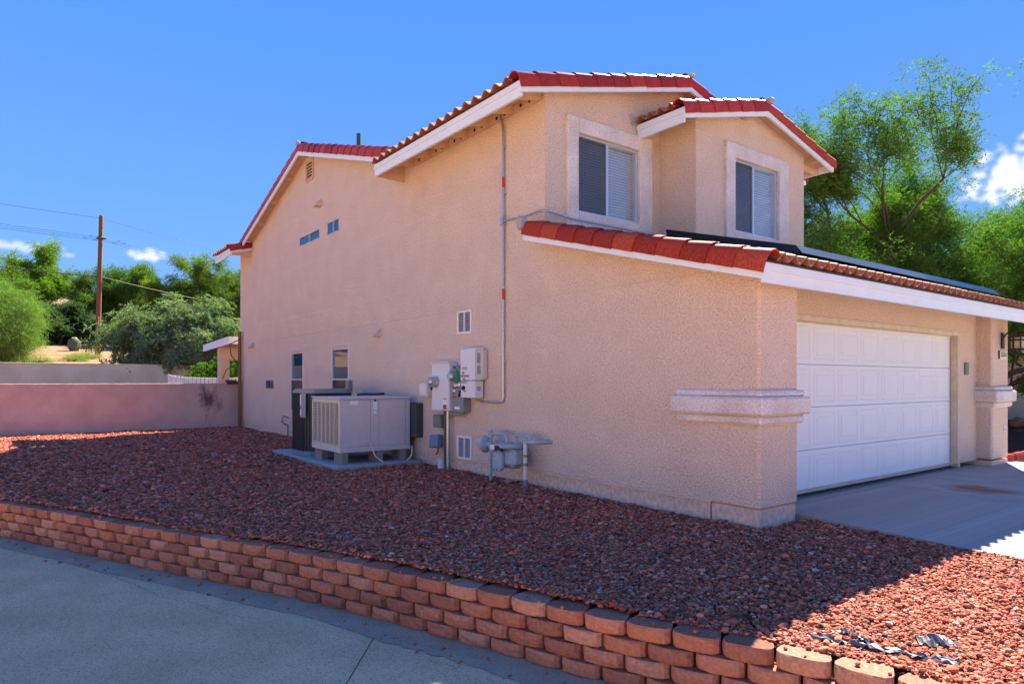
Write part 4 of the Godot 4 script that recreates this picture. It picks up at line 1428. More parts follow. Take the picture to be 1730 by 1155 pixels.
	tag(t, "grey conduit riser dropping from the white electric cabinet into the gravel", "conduit")
	pipe(t, "riser", "galvanised", [Vector3(-0.09, 0.91, -5.76), Vector3(-0.09, -0.12, -5.76)], 0.03)
	pipe(t, "riser", "dark_metal", [Vector3(-0.05, 0.91, -5.90), Vector3(-0.05, -0.12, -5.90)], 0.035)
	pipe(t, "elbow", "galvanised", [Vector3(-0.09, 0.80, -5.73), Vector3(-0.09, 0.85, -5.65), Vector3(-0.09, 0.85, -5.35), Vector3(-0.09, 0.90, -5.33)], 0.022)
	b = MB.new()
	b.lathe([Vector2(0.0, 0.17), Vector2(0.055, 0.17), Vector2(0.06, 0.0)], Vector3(-0.12, -0.10, -5.93), Basis(), 14)
	obj("sleeve", b, mat.white_pipe, t)
	# --- roof conduit
	t = grp("roof_conduit")
	tag(t, "slim galvanised conduit with red bands running up side wall to the eave", "conduit")
	pipe(t, "pipe", "galvanised", [Vector3(-0.10, 1.10, -4.95), Vector3(-0.035, 1.075, -4.9), Vector3(-0.035, 1.07, -4.27), Vector3(-0.035, 5.22, -4.27), Vector3(-0.10, 5.46, -4.32)], 0.018)
	for y in [4.30, 2.62]:
		b = MB.new()
		b.lathe([Vector2(0.0205, 0), Vector2(0.0205, 0.16)], Vector3(-0.035, y, -4.27), Basis(), 12)
		obj("red_band", b, mat.label_red, t)
	for y in [4.9, 4.2, 3.1, 1.7]:
		b = MB.new()
		b.cbox(Vector3(-0.018, y, -4.27), Vector3(0.034, 0.02, 0.09), 0.004)
		obj("strap", b, mat.galvanised, t)
	slab_box(t, "junction_fitting", "galvanised", Vector3(-0.045, 3.80, -4.27), Vector3(0.07, 0.13, 0.06), 0.008)
	pipe(t, "pipe", "galvanised", [Vector3(-0.045, 3.79, -4.24), Vector3(-0.045, 3.76, -3.66), Vector3(-0.10, 3.76, -3.36), Vector3(-0.08, 3.73, -3.2), Vector3(0.32, 3.69, -3.2), Vector3(1.5, 3.66, -3.12), Vector3(1.95, 3.56, -2.75)], 0.014)
	# --- gas meter
	t = grp("gas_meter")
	tag(t, "blue grey gas meter with regulator and looping pipes beside the wall", "gas meter")
	b = MB.new()
	b.cbox(Vector3(-0.26, 0.315, -3.78), Vector3(0.26, 0.30, 0.40), 0.07)
	b.lathe([Vector2(0.0, 0.05), Vector2(0.16, 0.05), Vector2(0.21, 0.03), Vector2(0.21, 0.0), Vector2(0.19, -0.02)], Vector3(-0.26, 0.465, -3.78), Basis(), 18)
	obj("body", b, mat.gas_paint, t)
	b = MB.new()
	b.cbox(Vector3(-0.42, 0.27, -3.86), Vector3(0.10, 0.27, 0.22), 0.03)
	for q in [[0.13, -0.07], [0.13, 0.0], [0.13, 0.07], [0.40, -0.07], [0.40, 0.07]]:
		b.lathe([Vector2(0, 0.03), Vector2(0.02, 0.03), Vector2(0.022, 0)], Vector3(-0.45, q[0] + 0.01, -3.86 + q[1]), OUT, 8)
	obj("cover", b, mat.gas_paint, t)
	slab_box(t, "index_window", "black", Vector3(-0.44, 0.445, -3.83), Vector3(0.08, 0.075, 0.11), 0.008)
	slab_box(t, "index_plate", "label_white", Vector3(-0.44, 0.45, -3.95), Vector3(0.06, 0.07, 0.10), 0.006)
	slab_box(t, "badge", "blue_box", Vector3(-0.472, 0.335, -3.92), Vector3(0.004, 0.022, 0.06), 0.0)
	pipe(t, "inlet_pipe", "gas_paint", [Vector3(-0.25, -0.12, -4.29), Vector3(-0.25, 0.62, -4.29), Vector3(-0.25, 0.62, -3.90), Vector3(-0.25, 0.50, -3.88)], 0.024)
	pipe(t, "outlet_pipe", "gas_paint", [Vector3(-0.25, 0.50, -3.68), Vector3(-0.25, 0.635, -3.68), Vector3(-0.25, 0.635, -3.36), Vector3(-0.25, 0.555, -3.32), Vector3(-0.25, 0.55, -3.5)], 0.024)
	pipe(t, "house_pipe", "white_pipe", [Vector3(-0.25, 0.55, -3.46), Vector3(-0.25, -0.12, -3.46)], 0.03)
	pipe(t, "house_pipe", "gas_paint", [Vector3(-0.25, 0.555, -3.5), Vector3(-0.25, 0.555, -3.27), Vector3(0.0, 0.555, -3.2)], 0.03)
	for q in [[0.50, -3.88, 0.032], [0.50, -3.68, 0.032], [0.36, -3.46, 0.037], [0.24, -3.46, 0.037]]:
		b = MB.new()
		b.lathe([Vector2(0.0, 0.02), Vector2(q[2], 0.02), Vector2(q[2], -0.02), Vector2(0.0, -0.02)], Vector3(-0.25, q[0], q[1]), Basis(), 10)
		obj("coupling", b, mat.brass, t)
	for q in [[0.625, -4.29], [0.44, -4.29], [0.255, -4.29]]:
		b = MB.new()
		b.lathe([Vector2(0.0, 0.045), Vector2(0.036, 0.04), Vector2(0.036, -0.04), Vector2(0.0, -0.045)], Vector3(-0.25, q[0], q[1]), Basis(), 10)
		obj("fitting", b, mat.gas_paint, t)
	b = MB.new()
	var rb := Basis(Vector3(1, 0, 0), Vector3(0, 0, -1), Vector3(0, 1, 0)) * Basis(Vector3(1, 0, 0), 0.0)
	b.lathe([Vector2(0.0, 0.12), Vector2(0.03, 0.12), Vector2(0.04, 0.055), Vector2(0.115, 0.04), Vector2(0.125, 0.02), Vector2(0.125, -0.005), Vector2(0.11, -0.03), Vector2(0.04, -0.06), Vector2(0.03, -0.12)], Vector3(-0.25, 0.45, -4.42), rb, 20)
	obj("regulator", b, mat.gas_paint, t)
	pipe(t, "gas_cap", "blue_box", [Vector3(-0.25, -0.1, -3.46), Vector3(-0.25, 0.03, -3.46)], 0.036)
	# --- evaporative cooler
	t = grp("evaporative_cooler")
	tag(t, "boxy beige evaporative cooler with a louvred end standing on concrete blocks", "cooler")
	slab_box(t, "cabinet", "cooler_paint", Vector3(-0.83, 0.645, -7.595), Vector3(1.28, 0.90, 1.25), 0.01)
	slab_box(t, "lid", "cooler_paint", Vector3(-0.83, 1.10, -7.595), Vector3(1.35, 0.03, 1.32), 0.008)
	slab_box(t, "base_tray", "cooler_paint", Vector3(-0.83, 0.215, -7.595), Vector3(1.34, 0.085, 1.31), 0.008)
	# side panels facing the street
	for q in [[-1.495, -0.935], [-0.925, -0.775], [-0.765, -0.165]]:
		slab_box(t, "panel", "cooler_paint", Vector3((q[0] + q[1]) / 2, 0.665, -6.965), Vector3(q[1] - q[0], 0.80, 0.022), 0.005)
	slab_box(t, "panel_seam", "dark_metal", Vector3(-0.26, 0.665, -6.9533), Vector3(0.006, 0.78, 0.002), 0.0)
	# louvred end
	var lf := grp("louvre_panel", t)
	b = MB.new()
	b.box(Vector3(-1.474, 0.66, -7.6), Vector3(0.008, 0.80, 1.22))
	obj("pad", b, mat.pad, lf)
	b = MB.new()
	for q in [[-6.985, 0.05], [-8.205, 0.05]]: b.cbox(Vector3(-1.485, 0.66, q[0]), Vector3(0.035, 0.82, q[1]), 0.004)
	for q in [[1.05, 0.06], [0.275, 0.05]]: b.cbox(Vector3(-1.484, q[0], -7.595), Vector3(0.033, q[1], 1.17), 0.004)
	for i in 5: b.cbox(Vector3(-1.486, 0.66, -7.01 - 0.195 * (i + 1)), Vector3(0.03, 0.74, 0.022), 0.003)
	obj("frame", b, mat.louvre, lf)
	for c in 6:
		for i in 25:
			b = MB.new() if i == 0 and c == 0 else b
			if i == 0 and c == 0:
				b.box(Vector3.ZERO, Vector3(0.020, 0.009, 0.172), Basis(Vector3(0, 0, 1), 0.5))
				tile_cache["slat"] = b.mesh()
			obj("slat", tile_cache["slat"], mat.louvre, lf, Transform3D(Basis(), Vector3(-1.488, 0.315 + 0.029 * i, -7.108 - 0.195 * c)))
	slab_box(t, "sticker", "label_white", Vector3(-1.24, 1.02, -6.952), Vector3(0.15, 0.07, 0.003), 0.0)
	slab_box(t, "sticker", "label_white", Vector3(-0.85, 0.965, -6.952), Vector3(0.075, 0.15, 0.003), 0.0)
	slab_box(t, "sticker", "label_white", Vector3(-0.85, 0.845, -6.952), Vector3(0.065, 0.05, 0.003), 0.0)
	b = MB.new()
	b.lathe([Vector2(0, 0.02), Vector2(0.018, 0.018), Vector2(0.02, 0)], Vector3(-0.85, 1.055, -6.955), Basis(Vector3(1, 0, 0), Vector3(0, 0, 1), Vector3(0, -1, 0)), 10)
	obj("knob", b, mat.black, t)
	pipe(t, "power_cord", "white_pipe", [Vector3(-1.03, 0.36, -6.95), Vector3(-0.98, 0.34, -6.90), Vector3(-0.90, 0.10, -6.85), Vector3(-0.72, -0.05, -6.82), Vector3(-0.35, -0.045, -6.8), Vector3(-0.18, 0.06, -6.85), Vector3(-0.14, 0.22, -6.92)], 0.011, 7)
	slab_box(t, "dark_gap_box", "dark_metal", Vector3(-0.08, 0.69, -7.3), Vector3(0.15, 0.62, 1.1), 0.01)  # dark box filling the space between cooler and wall
	pipe(t, "black_hose", "black", [Vector3(-0.75, 1.14, -7.9), Vector3(-0.62, 1.15, -7.95), Vector3(-0.40, 1.14, -8.0), Vector3(-0.2, 1.15, -7.9)], 0.022, 7)
	# --- concrete blocks that carry it
	var cb := MB.new()
	for q in [[0, 0.155], [0, -0.155]]: cb.box(Vector3(q[0], 0, q[1]), Vector3(0.11, 0.19, 0.035))
	for q in [-0.0375, 0.0375]: cb.box(Vector3(q, 0, 0), Vector3(0.035, 0.19, 0.275))
	var cm := cb.mesh()
	for q in [[-1.40, -7.13, "grey concrete block under the louvred corner of the beige cooler facing the street"], [-1.40, -8.03, "grey concrete block under the cooler corner beside the dark condenser"], [-0.30, -7.13, "grey concrete block under the cooler corner closest to the electric cabinet"], [-0.75, -7.13, "grey concrete block under the middle of the beige cooler"]]:
		tag(obj("concrete_block", cm, mat.cinder, self, Transform3D(Basis(), Vector3(q[0], 0.075, q[1]))), q[2], "concrete block", "blocks under the cooler")
	b = MB.new()
	b.cbox(Vector3(-0.86, -0.07, -8.4), Vector3(1.56, 0.10, 3.45), 0.012)
	tag(obj("equipment_pad", b, mat.pad_concrete), "flat grey concrete pad under the cooler and the condenser", "concrete pad")
	# --- condenser: upright unit with rounded corners
	t = grp("condenser")
	tag(t, "dark upright air conditioning condenser with rounded corners behind the beige cooler", "air conditioner")
	var cc := Vector3(-1.03, 0, -8.97)
	var outline := func(hw: float, r: float) -> Array:
		var o := []
		for q in 4:
			for k in 6:
				var a := PI / 2 * (q + k / 5.0)
				var sx := [1, -1, -1, 1][q] as int
				var sz := [1, 1, -1, -1][q] as int
				o.append(cc + Vector3(sx * (hw - r) + cos(a) * r, 0, sz * (hw - r) + sin(a) * r))
		return o
	var ring := func(mb: MB, hw: float, r: float, y0: float, y1: float) -> void:
		var o: Array = outline.call(hw, r)
		var lo := []
		for p in o: lo.append(p + Vector3(0, y0, 0))
		mb.prism(lo, Vector3(0, y1 - y0, 0))
	b = MB.new()
	ring.call(b, 0.46, 0.20, 0.06, 1.17)
	obj("cabinet", b, mat.dark_metal, t)
	b = MB.new()
	ring.call(b, 0.475, 0.21, 1.165, 1.215)
	ring.call(b, 0.44, 0.19, 1.214, 1.245)
	obj("top_cover", b, mat.grey_plastic, t)
	b = MB.new()
	ring.call(b, 0.50, 0.24, -0.015, 0.065)
	obj("base_pan", b, mat.blue_grey_box, t)
	var o2: Array = outline.call(0.475, 0.205)
	for i in o2.size():
		var p: Vector3 = o2[i]
		var q: Vector3 = o2[(i + 1) % o2.size()]
		var n := maxi(1, int(p.distance_to(q) / 0.045))
		for k in n:
			b = MB.new()
			var c := p.lerp(q, (k + 0.5) / n)
			var dir := (q - p).normalized()
			b.box(c + Vector3(0, 0.615, 0), Vector3(0.010, 1.09, 0.022), Basis(dir, Vector3.UP, dir.cross(Vector3.UP)))
			obj("louvre_fin", b, mat.dark_metal, t)
	slab_box(t, "access_panel", "grey_plastic", Vector3(-1.51, 0.93, -8.67), Vector3(0.03, 0.46, 0.26), 0.01)
	slab_box(t, "sticker", "label_white", Vector3(-1.5275, 1.03, -8.76), Vector3(0.004, 0.20, 0.05), 0.0)
	slab_box(t, "sticker", "label_white", Vector3(-1.5275, 0.80, -8.76), Vector3(0.004, 0.12, 0.05), 0.0)
	slab_box(t, "service_valve", "brass", Vector3(-1.53, 0.71, -8.74), Vector3(0.02, 0.03, 0.05), 0.004)
	# --- air conditioner disconnect on the wall
	t = grp("wall_disconnect")
	tag(t, "small grey disconnect box with an orange tag on wall behind the condenser", "switch box")
	slab_box(t, "cabinet", "grey_plastic", Vector3(-0.05, 1.30, -9.93), Vector3(0.10, 0.22, 0.16), 0.008)
	slab_box(t, "sticker", "label_orange", Vector3(-0.06, 1.16, -9.9), Vector3(0.012, 0.06, 0.06), 0.0)
	build_solar()

func build_solar() -> void:
	var t := grp("solar_array")
	tag(t, "black solar panel array raised on rails over the garage roof", "solar panels")
	var pitch := 0.275
	var ds := Vector3(0, -pitch, 1).normalized()
	var up := Vector3(0, 1, pitch).normalized()
	var bs := Basis(Vector3(1, 0, 0), up, ds)
	var front := Vector3(1.9, 3.095, -0.71)
	for r in 2:
		for c in 4:
			var p := front + Vector3(1.685 * (c + 0.5), 0, 0) - ds * (0.52 + 1.06 * r)
			var pn := grp("solar_panel", t)
			var b := MB.new()
			b.cbox(p - up * 0.02, Vector3(1.665, 0.04, 1.04), 0.003, bs)
			obj("panel_frame", b, mat.panel_frame, pn)
			b = MB.new()
			b.box(p + up * 0.002, Vector3(1.63, 0.003, 1.005), bs)
			obj("panel_glass", b, mat.panel_glass, pn)
	# sheet-metal skirts
	var b2 := MB.new()
	b2.prism([front + up * 0.003, front + Vector3(6.75, 0, 0) + up * 0.003, front + Vector3(6.86, -0.105, 0.085), front + Vector3(0.0, -0.105, 0.085)], Vector3(0, -0.004, -0.004))
	obj("front_skirt", b2, mat.skirt, t)
	b2 = MB.new()
	b2.prism([front + Vector3(-0.004, 0.002, 0), front + Vector3(-0.004, 0.002, 0) - ds * 2.14, front + Vector3(-0.004, -0.115, 0.02) - ds * 2.14, front + Vector3(-0.004, -0.115, 0.06)], Vector3(-0.01, 0, 0))
	obj("side_skirt", b2, mat.panel_frame, t)
	for q in [0.35, 1.55]:
		b2 = MB.new()
		var c: Vector3 = front - ds * (q + 0.1) - up * 0.15 + Vector3(3.37, 0, 0)
		b2.cbox(c, Vector3(7.0, 0.045, 0.04), 0.004, bs)
		obj("rail", b2, mat.copper_rail, t)
		for k in 6:
			b2 = MB.new()
			b2.box(c + Vector3(-3.2 + 1.28 * k, -0.07, 0), Vector3(0.04, 0.14, 0.05))
			obj("roof_hook", b2, mat.dark_metal, t)
	b2 = MB.new()
	b2.cbox(front + Vector3(-0.35, -0.17, 0.0) - ds * 0.9 , Vector3(0.045, 0.04, 1.9), 0.004, bs)
	obj("rail", b2, mat.copper_rail, t)

func lettering(parent: Node, text: String, height: float, at: Vector3, bs: Basis, m: Material, called := "lettering") -> void:
	var tm := TextMesh.new()
	var f := SystemFont.new()
	f.font_names = PackedStringArray(["Droid Sans"])
	tm.font = f
	tm.text = text
	tm.font_size = 32
	tm.pixel_size = height / 24.0
	tm.depth = 0.003
	tm.horizontal_alignment = HORIZONTAL_ALIGNMENT_LEFT
	obj(called, tm, m, parent, Transform3D(bs, at))

# ---------------------------------------------------------------- plants
var leaf_meshes := {}
# a spray of small leaflets along a few twigs, about r across
func leaf_spray(kind: String) -> ArrayMesh:
	if leaf_meshes.has(kind): return leaf_meshes[kind]
	var r := RandomNumberGenerator.new()
	r.seed = hash(kind)
	var b := MB.new()
	var twigs := 6
	var per := 9
	var size := 0.05
	var reach := 0.34
	var wide := 0.42
	var droop := 0.3
	match kind:
		"feather": twigs = 6; per = 7; size = 0.085; reach = 0.34; wide = 0.42; droop = 0.35
		"wisp": twigs = 9; per = 7; size = 0.085; reach = 0.42; wide = 0.16; droop = -0.2
		"round": twigs = 6; per = 7; size = 0.075; reach = 0.26; wide = 0.75; droop = 0.0
	for i in twigs:
		var a := r.randf() * TAU
		var el := r.randf_range(-0.5, 1.0)
		var d := Vector3(cos(a) * cos(el), sin(el), sin(a) * cos(el))
		var side := d.cross(Vector3(0.3, 1, 0.2)).normalized()
		var p := Vector3(r.randf_range(-0.08, 0.08), r.randf_range(-0.08, 0.08), r.randf_range(-0.08, 0.08))
		for k in per:
			var f := (k + 1.0) / per
			var c := p + d * (reach * f) + Vector3(0, -droop * reach * f * f, 0)
			var sg := 1.0 if k % 2 else -1.0
			var ld := (side * sg + d * 0.7 + Vector3(r.randf_range(-0.5, 0.5), r.randf_range(-0.5, 0.5), r.randf_range(-0.5, 0.5))).normalized()
			var lw := ld.cross(Vector3(r.randf_range(-1, 1), r.randf_range(-1, 1), r.randf_range(-1, 1))).normalized() * size * wide * 0.5
			var s := size * r.randf_range(0.75, 1.25)
			b.quad(c, c + ld * s * 0.5 + lw, c + ld * s, c + ld * s * 0.5 - lw)
	leaf_meshes[kind] = b.mesh()
	return leaf_meshes[kind]

func foliage(parent: Node, kind: String, xf: Array, cols: Array) -> void:
	var mm := MultiMesh.new()
	mm.transform_format = MultiMesh.TRANSFORM_3D
	mm.use_colors = true
	mm.mesh = leaf_spray(kind)
	mm.instance_count = xf.size()
	for i in xf.size():
		mm.set_instance_transform(i, xf[i])
		mm.set_instance_color(i, cols[i])
	var o := MultiMeshInstance3D.new()
	o.name = "crown"
	o.set_meta("kind", "stuff")
	o.multimesh = mm
	o.material_override = mat.leaf
	parent.add_child(o, true)

# recursive limbs; fills tips with [position, direction] pairs
func grow(b: MB, tips: Array, p: Vector3, d: Vector3, len: float, rad: float, depth: int, last: int, r: RandomNumberGenerator, lift: float, wild: float) -> void:
	var n := 5
	var pts := [p]
	var rads := [rad]
	var q := p
	var dir := d
	for i in n:
		dir = (dir + Vector3(r.randfn(0, wild), r.randfn(0, wild) + lift, r.randfn(0, wild))).normalized()
		q += dir * (len / n)
		pts.append(q)
		rads.append(lerpf(rad, rad * 0.62, (i + 1.0) / n))
		if depth >= last - 1:
			tips.append([q, dir])
			if depth == last: tips.append([q + Vector3(r.randfn(0, 0.12), r.randfn(0, 0.12), r.randfn(0, 0.12)), dir])
	b.tube(pts, rads, 7 if depth < 2 else 4, depth == 0)
	if depth >= last: return
	var kids := 3 if depth == 0 else r.randi_range(3, 4)
	for i in kids:
		var f := 1.0 if i == 0 else r.randf_range(0.45, 0.95)
		var at: Vector3 = pts[int(round(f * n))]
		var ax := Vector3(r.randfn(), r.randfn() * 0.5, r.randfn()).normalized()
		var nd := dir.rotated(ax, r.randf_range(0.3, 0.95) if i > 0 else r.randf_range(0.1, 0.4))
		grow(b, tips, at, nd, len * r.randf_range(0.62, 0.82), rads[int(round(f * n))] * (0.82 if i == 0 else 0.6), depth + 1, last, r, lift, wild)

func leaf_tone(r: RandomNumberGenerator, c: Color, spread: float) -> Color:
	var k := r.randf_range(1.0 - spread, 1.0 + spread)
	var w := r.randf_range(-0.12, 0.2)
	return Color(c.r * k * (1.0 + w), c.g * k, c.b * k * (1.0 - w))

# tree > trunk, crown. trunks: list of [lean direction, length]
func tree(called: String, label: String, at: Vector3, trunks: Array, rad: float, last: int, sd: int, c: Color, kind := "feather", scale := 1.0, lift := 0.05, wild := 0.16, group := "", per_tip := 1, floor_y := 0.0) -> void:
	var t := grp(called, self, at)
	tag(t, label, "tree", group)
	var r := RandomNumberGenerator.new()
	r.seed = sd
	var b := MB.new()
	var tips := []
	for q in trunks:
		var dv: Vector3 = q[0]
		grow(b, tips, Vector3(0, -0.3, 0), dv.normalized(), q[1], rad, 0, last, r, lift, wild)
	obj("trunk", b, mat.bark, t)
	var xf := []
	var cols := []
	for tip in tips:
		for k in per_tip:
			var p: Vector3 = tip[0]
			if k > 0: p += Vector3(r.randfn(0, 0.22), r.randfn(0, 0.2), r.randfn(0, 0.22)) * scale
			if p.y < floor_y: continue
			var bs := Basis(Vector3(r.randfn(), r.randfn(), r.randfn()).normalized(), r.randf() * 0.6) * Basis(Vector3.UP, r.randf() * TAU)
			xf.append(Transform3D(bs.scaled(Vector3.ONE * scale * r.randf_range(0.7, 1.2)), p))
			cols.append(leaf_tone(r, c, 0.32))
	foliage(t, kind, xf, cols)

# dense shrub: stems and a lumpy crown
func shrub(called: String, label: String, at: Vector3, radii: Vector3, count: int, sd: int, c: Color, kind: String, scale: float, category := "shrub", lump := 0.35) -> void:
	var t := grp(called, self, at)
	tag(t, label, category)
	var r := RandomNumberGenerator.new()
	r.seed = sd
	var n := FastNoiseLite.new()
	n.seed = sd
	n.frequency = 0.9
	n.fractal_octaves = 3
	var b := MB.new()
	for i in 14:
		var a := r.randf() * TAU
		var e := Vector3(cos(a) * radii.x * r.randf_range(0.2, 0.8), radii.y * r.randf_range(1.0, 1.75), sin(a) * radii.z * r.randf_range(0.2, 0.8))
		b.tube([Vector3(cos(a) * 0.12, -0.3, sin(a) * 0.12), e * 0.45 + Vector3(0, 0.1, 0), e], [0.05, 0.03, 0.01], 5)
	obj("stem", b, mat.bark, t)
	var xf := []
	var cols := []
	for i in count:
		var d := Vector3(r.randfn(), r.randfn(), r.randfn()).normalized()
		var f := 1.0 + lump * n.get_noise_3dv(d * 1.7) + 0.5 * lump * n.get_noise_3dv(d * 6.0)
		var p := d * f * (0.35 + 0.65 * pow(r.randf(), 0.35))
		p = Vector3(p.x * radii.x, p.y * radii.y + radii.y, p.z * radii.z)
		var bs := Basis(Quaternion(Vector3.UP, (d + Vector3(0, 0.5, 0)).normalized())) * Basis(Vector3.UP, r.randf() * TAU)
		xf.append(Transform3D(bs.scaled(Vector3.ONE * scale * r.randf_range(0.7, 1.25)), p))
		cols.append(leaf_tone(r, c, 0.3))
	foliage(t, kind, xf, cols)

# ---------------------------------------------------------------- beyond the yard wall
func hill_y(z: float) -> float:
	var prof := [[-30.0, 2.02], [-36.0, 2.35], [-47.7, 3.08], [-55.0, 3.9], [-61.5, 4.5], [-75.0, 5.2], [-110.0, 6.0], [-700.0, 6.0]]
	for i in prof.size() - 1:
		if z >= prof[i + 1][0]: return lerpf(prof[i][1], prof[i + 1][1], (prof[i][0] - z) / (prof[i][0] - prof[i + 1][0]))
	return 6.0

func wire(called: String, label: String, a: Vector3, b: Vector3, sag: float, r: float, group := "") -> void:
	var pts := []
	for i in 17:
		var f := i / 16.0
		pts.append(a.lerp(b, f) - Vector3(0, sag * 4.0 * f * (1.0 - f), 0))
	var m := MB.new()
	m.tube(pts, [r], 5)
	tag(obj(called, m, mat.wire), label, "power line", group)

func build_background_left() -> void:
	var b := MB.new()
	b.cbox(Vector3(-10, 0.9, -29.9), Vector3(90, 2.43, 0.2), 0.01)
	b.cbox(Vector3(-10, 2.11, -29.9), Vector3(90, 0.05, 0.26), 0.01)
	tag(obj("garden_wall", b, mat.tan_stucco), "long cream stucco wall at the foot of the sandy slope", "wall")
	# utility pole
	var t := grp("utility_pole", self, Vector3(-1.24, 3.0, -47.7))
	tag(t, "tall brown wooden utility pole on the sandy slope", "utility pole")
	b = MB.new()
	b.lathe([Vector2(0.17, -0.6), Vector2(0.155, 2.5), Vector2(0.12, 9.25), Vector2(0.10, 9.27), Vector2(0, 9.27)], Vector3.ZERO, Basis(Vector3(0, 0, 1), -0.022), 12)
	obj("pole", b, mat.pole_wood, t)
	b = MB.new()
	b.cbox(Vector3(0.2, 7.75, 0.1), Vector3(0.35, 0.12, 0.5), 0.02, Basis(Vector3.UP, 0.5))
	b.lathe([Vector2(0.15, -0.06), Vector2(0.16, 0.06)], Vector3(0.17, 7.75, 0), Basis(), 12)
	obj("bracket", b, mat.dark_metal, t)
	for q in [[-0.62, 7.85], [-0.95, 7.72], [-0.42, 7.65], [0.95, 7.72], [1.25, 7.6], [0.7, 7.55]]:
		b = MB.new()
		for k in 4:
			b.lathe([Vector2(0.0, 0.02), Vector2(0.05, 0.0), Vector2(0.0, -0.02)], Vector3(q[0] + 0.17 + 0.06 * k, q[1], 0), Basis(Vector3(0, 0, 1), PI / 2), 8)
		obj("insulator", b, mat.dark_metal, t)
	b = MB.new()
	b.box(Vector3(0.06, 2.35, 0.152), Vector3(0.07, 0.55, 0.02))
	b.box(Vector3(0.11, 1.5, 0.15), Vector3(0.05, 0.4, 0.03))
	obj("yellow_tag", b, mat.yellow, t)
	var P := Vector3(-1.07, 0, -47.7)
	var left := Vector3(-24, 0, -44)
	var right := Vector3(26, 0, -56)
	wire("top_wire", "thin top wire running from the pole over the sandy slope to the left trees", P + Vector3(0, 12.1, 0), left + Vector3(0, 12.6, 0), 0.25, 0.010)
	wire("top_wire", "thin top wire running from the pole towards the house roof", P + Vector3(0, 12.1, 0), right + Vector3(0, 10.2, 0), 0.4, 0.010)
	for i in 3:
		wire("power_line", "thin power line in the bundle of three, pole side away from the house", P + Vector3(-0.1, 10.85 - 0.12 * i, 0), left + Vector3(0, 11.55 - 0.18 * i, 0), 0.25, 0.010, "three wires left of the pole")
	for i in 2:
		wire("power_line", "thin power line of the pair between the pole and the house", P + Vector3(0.1, 10.75 - 0.12 * i, 0), right + Vector3(0, 9.1 - 0.5 * i, 0), 0.4, 0.010, "two wires right of the pole")
	wire("telephone_cable", "thick black cable from the pole across the trees, away from the house", P + Vector3(-0.1, 8.22, 0), left + Vector3(0, 8.75, 0), 0.15, 0.032)
	wire("telephone_cable", "thick black cable sloping down from the pole towards the house", P + Vector3(0.1, 8.22, 0), Vector3(9.5, 7.2, -52), 0.12, 0.032)
	# far house and its block wall
	t = grp("far_house", self, Vector3(-4.6, hill_y(-70.0), -70))
	tag(t, "distant tan house with a low pitched roof behind the block wall", "house")
	b = MB.new()
	b.box(Vector3(0, 1.3, 0), Vector3(9.4, 2.8, 6))
	obj("wall", b, mat.far_wall, t)
	b = MB.new()
	b.prism([Vector3(-6, 2.6, 3.4), Vector3(5.2, 2.6, 3.4), Vector3(3.0, 4.1, 0.0), Vector3(-6, 4.1, 0.0)], Vector3(0, 0.15, 0))
	b.prism([Vector3(5.2, 2.6, 3.4), Vector3(5.2, 2.6, -3.4), Vector3(3.0, 4.1, 0.0)], Vector3(0, 0.15, 0))
	obj("roof", b, mat.far_roof, t)
	var bw := grp("block_wall", self, Vector3(0, 0, -62.0))
	tag(bw, "grey brown block wall across the top of the sandy slope", "wall")
	b = MB.new()
	b.box(Vector3(4, hill_y(-62.0) + 0.7, 0), Vector3(50, 1.9, 0.2))
	obj("panel", b, mat.block_wall, bw)
	for x in [-12.0, -8.0, -4.0, 0.0, 4.0, 8.0, 12.0]:
		b = MB.new()
		b.cbox(Vector3(x, hill_y(-62.0) + 0.78, 0), Vector3(0.42, 2.1, 0.42), 0.02)
		obj("pier", b, mat.block_wall, bw)
	# barrel cactus
	t = grp("barrel_cactus", self, Vector3(-2.3, hill_y(-51.0) + 0.02, -51.0))
	t.scale = Vector3(0.55, 0.62, 0.55)
	tag(t, "round barrel cactus with a yellow top on the sandy slope", "cactus")
	b = MB.new()
	for k in 18:
		var a := TAU * k / 18.0
		var o := Vector3(cos(a), 0, sin(a))
		b.tube([o * 0.35 + Vector3(0, -0.1, 0), o * 0.62 + Vector3(0, 0.5, 0), o * 0.55 + Vector3(0, 1.05, 0), o * 0.2 + Vector3(0, 1.35, 0)], [0.09, 0.13, 0.12, 0.08], 6)
	obj("body", b, mat.cactus, t)
	b = MB.new()
	for k in 14:
		b.lathe([Vector2(0.0, 0.1), Vector2(0.07, 0.04), Vector2(0.05, -0.05)], Vector3(cos(k * 2.4) * 0.05 * sqrt(k) * 1.5, 1.36, sin(k * 2.4) * 0.05 * sqrt(k) * 1.5), Basis(), 6)
	obj("flower_crown", b, mat.yellow, t)
	# shrubs and trees on the slope
	shrub("dusty_shrub", "big dusty green shrub drooping over the cream wall", Vector3(0.55, 1.3, -31.6), Vector3(2.75, 1.85, 2.2), 5200, 11, Color(0.19, 0.24, 0.15), "round", 0.95, "shrub", 0.75)
	shrub("wispy_shrub", "pale yellow green wispy bush standing on the slope behind cream wall", Vector3(-6.5, 2.0, -32.2), Vector3(1.75, 1.7, 1.7), 3800, 12, Color(0.18, 0.27, 0.08), "wisp", 0.95, "shrub", 0.45)
	shrub("small_shrub", "small dark green bush at the foot of the block wall", Vector3(-2.3, hill_y(-59.0) - 0.3, -59.0), Vector3(1.3, 0.8, 1.0), 700, 13, Color(0.06, 0.10, 0.05), "round", 1.2)
	shrub("citrus_bush", "bright green leafy bush behind the patio cover", Vector3(2.0, -0.3, -26.5), Vector3(2.2, 1.3, 1.2), 2600, 14, Color(0.09, 0.17, 0.025), "round", 1.0)
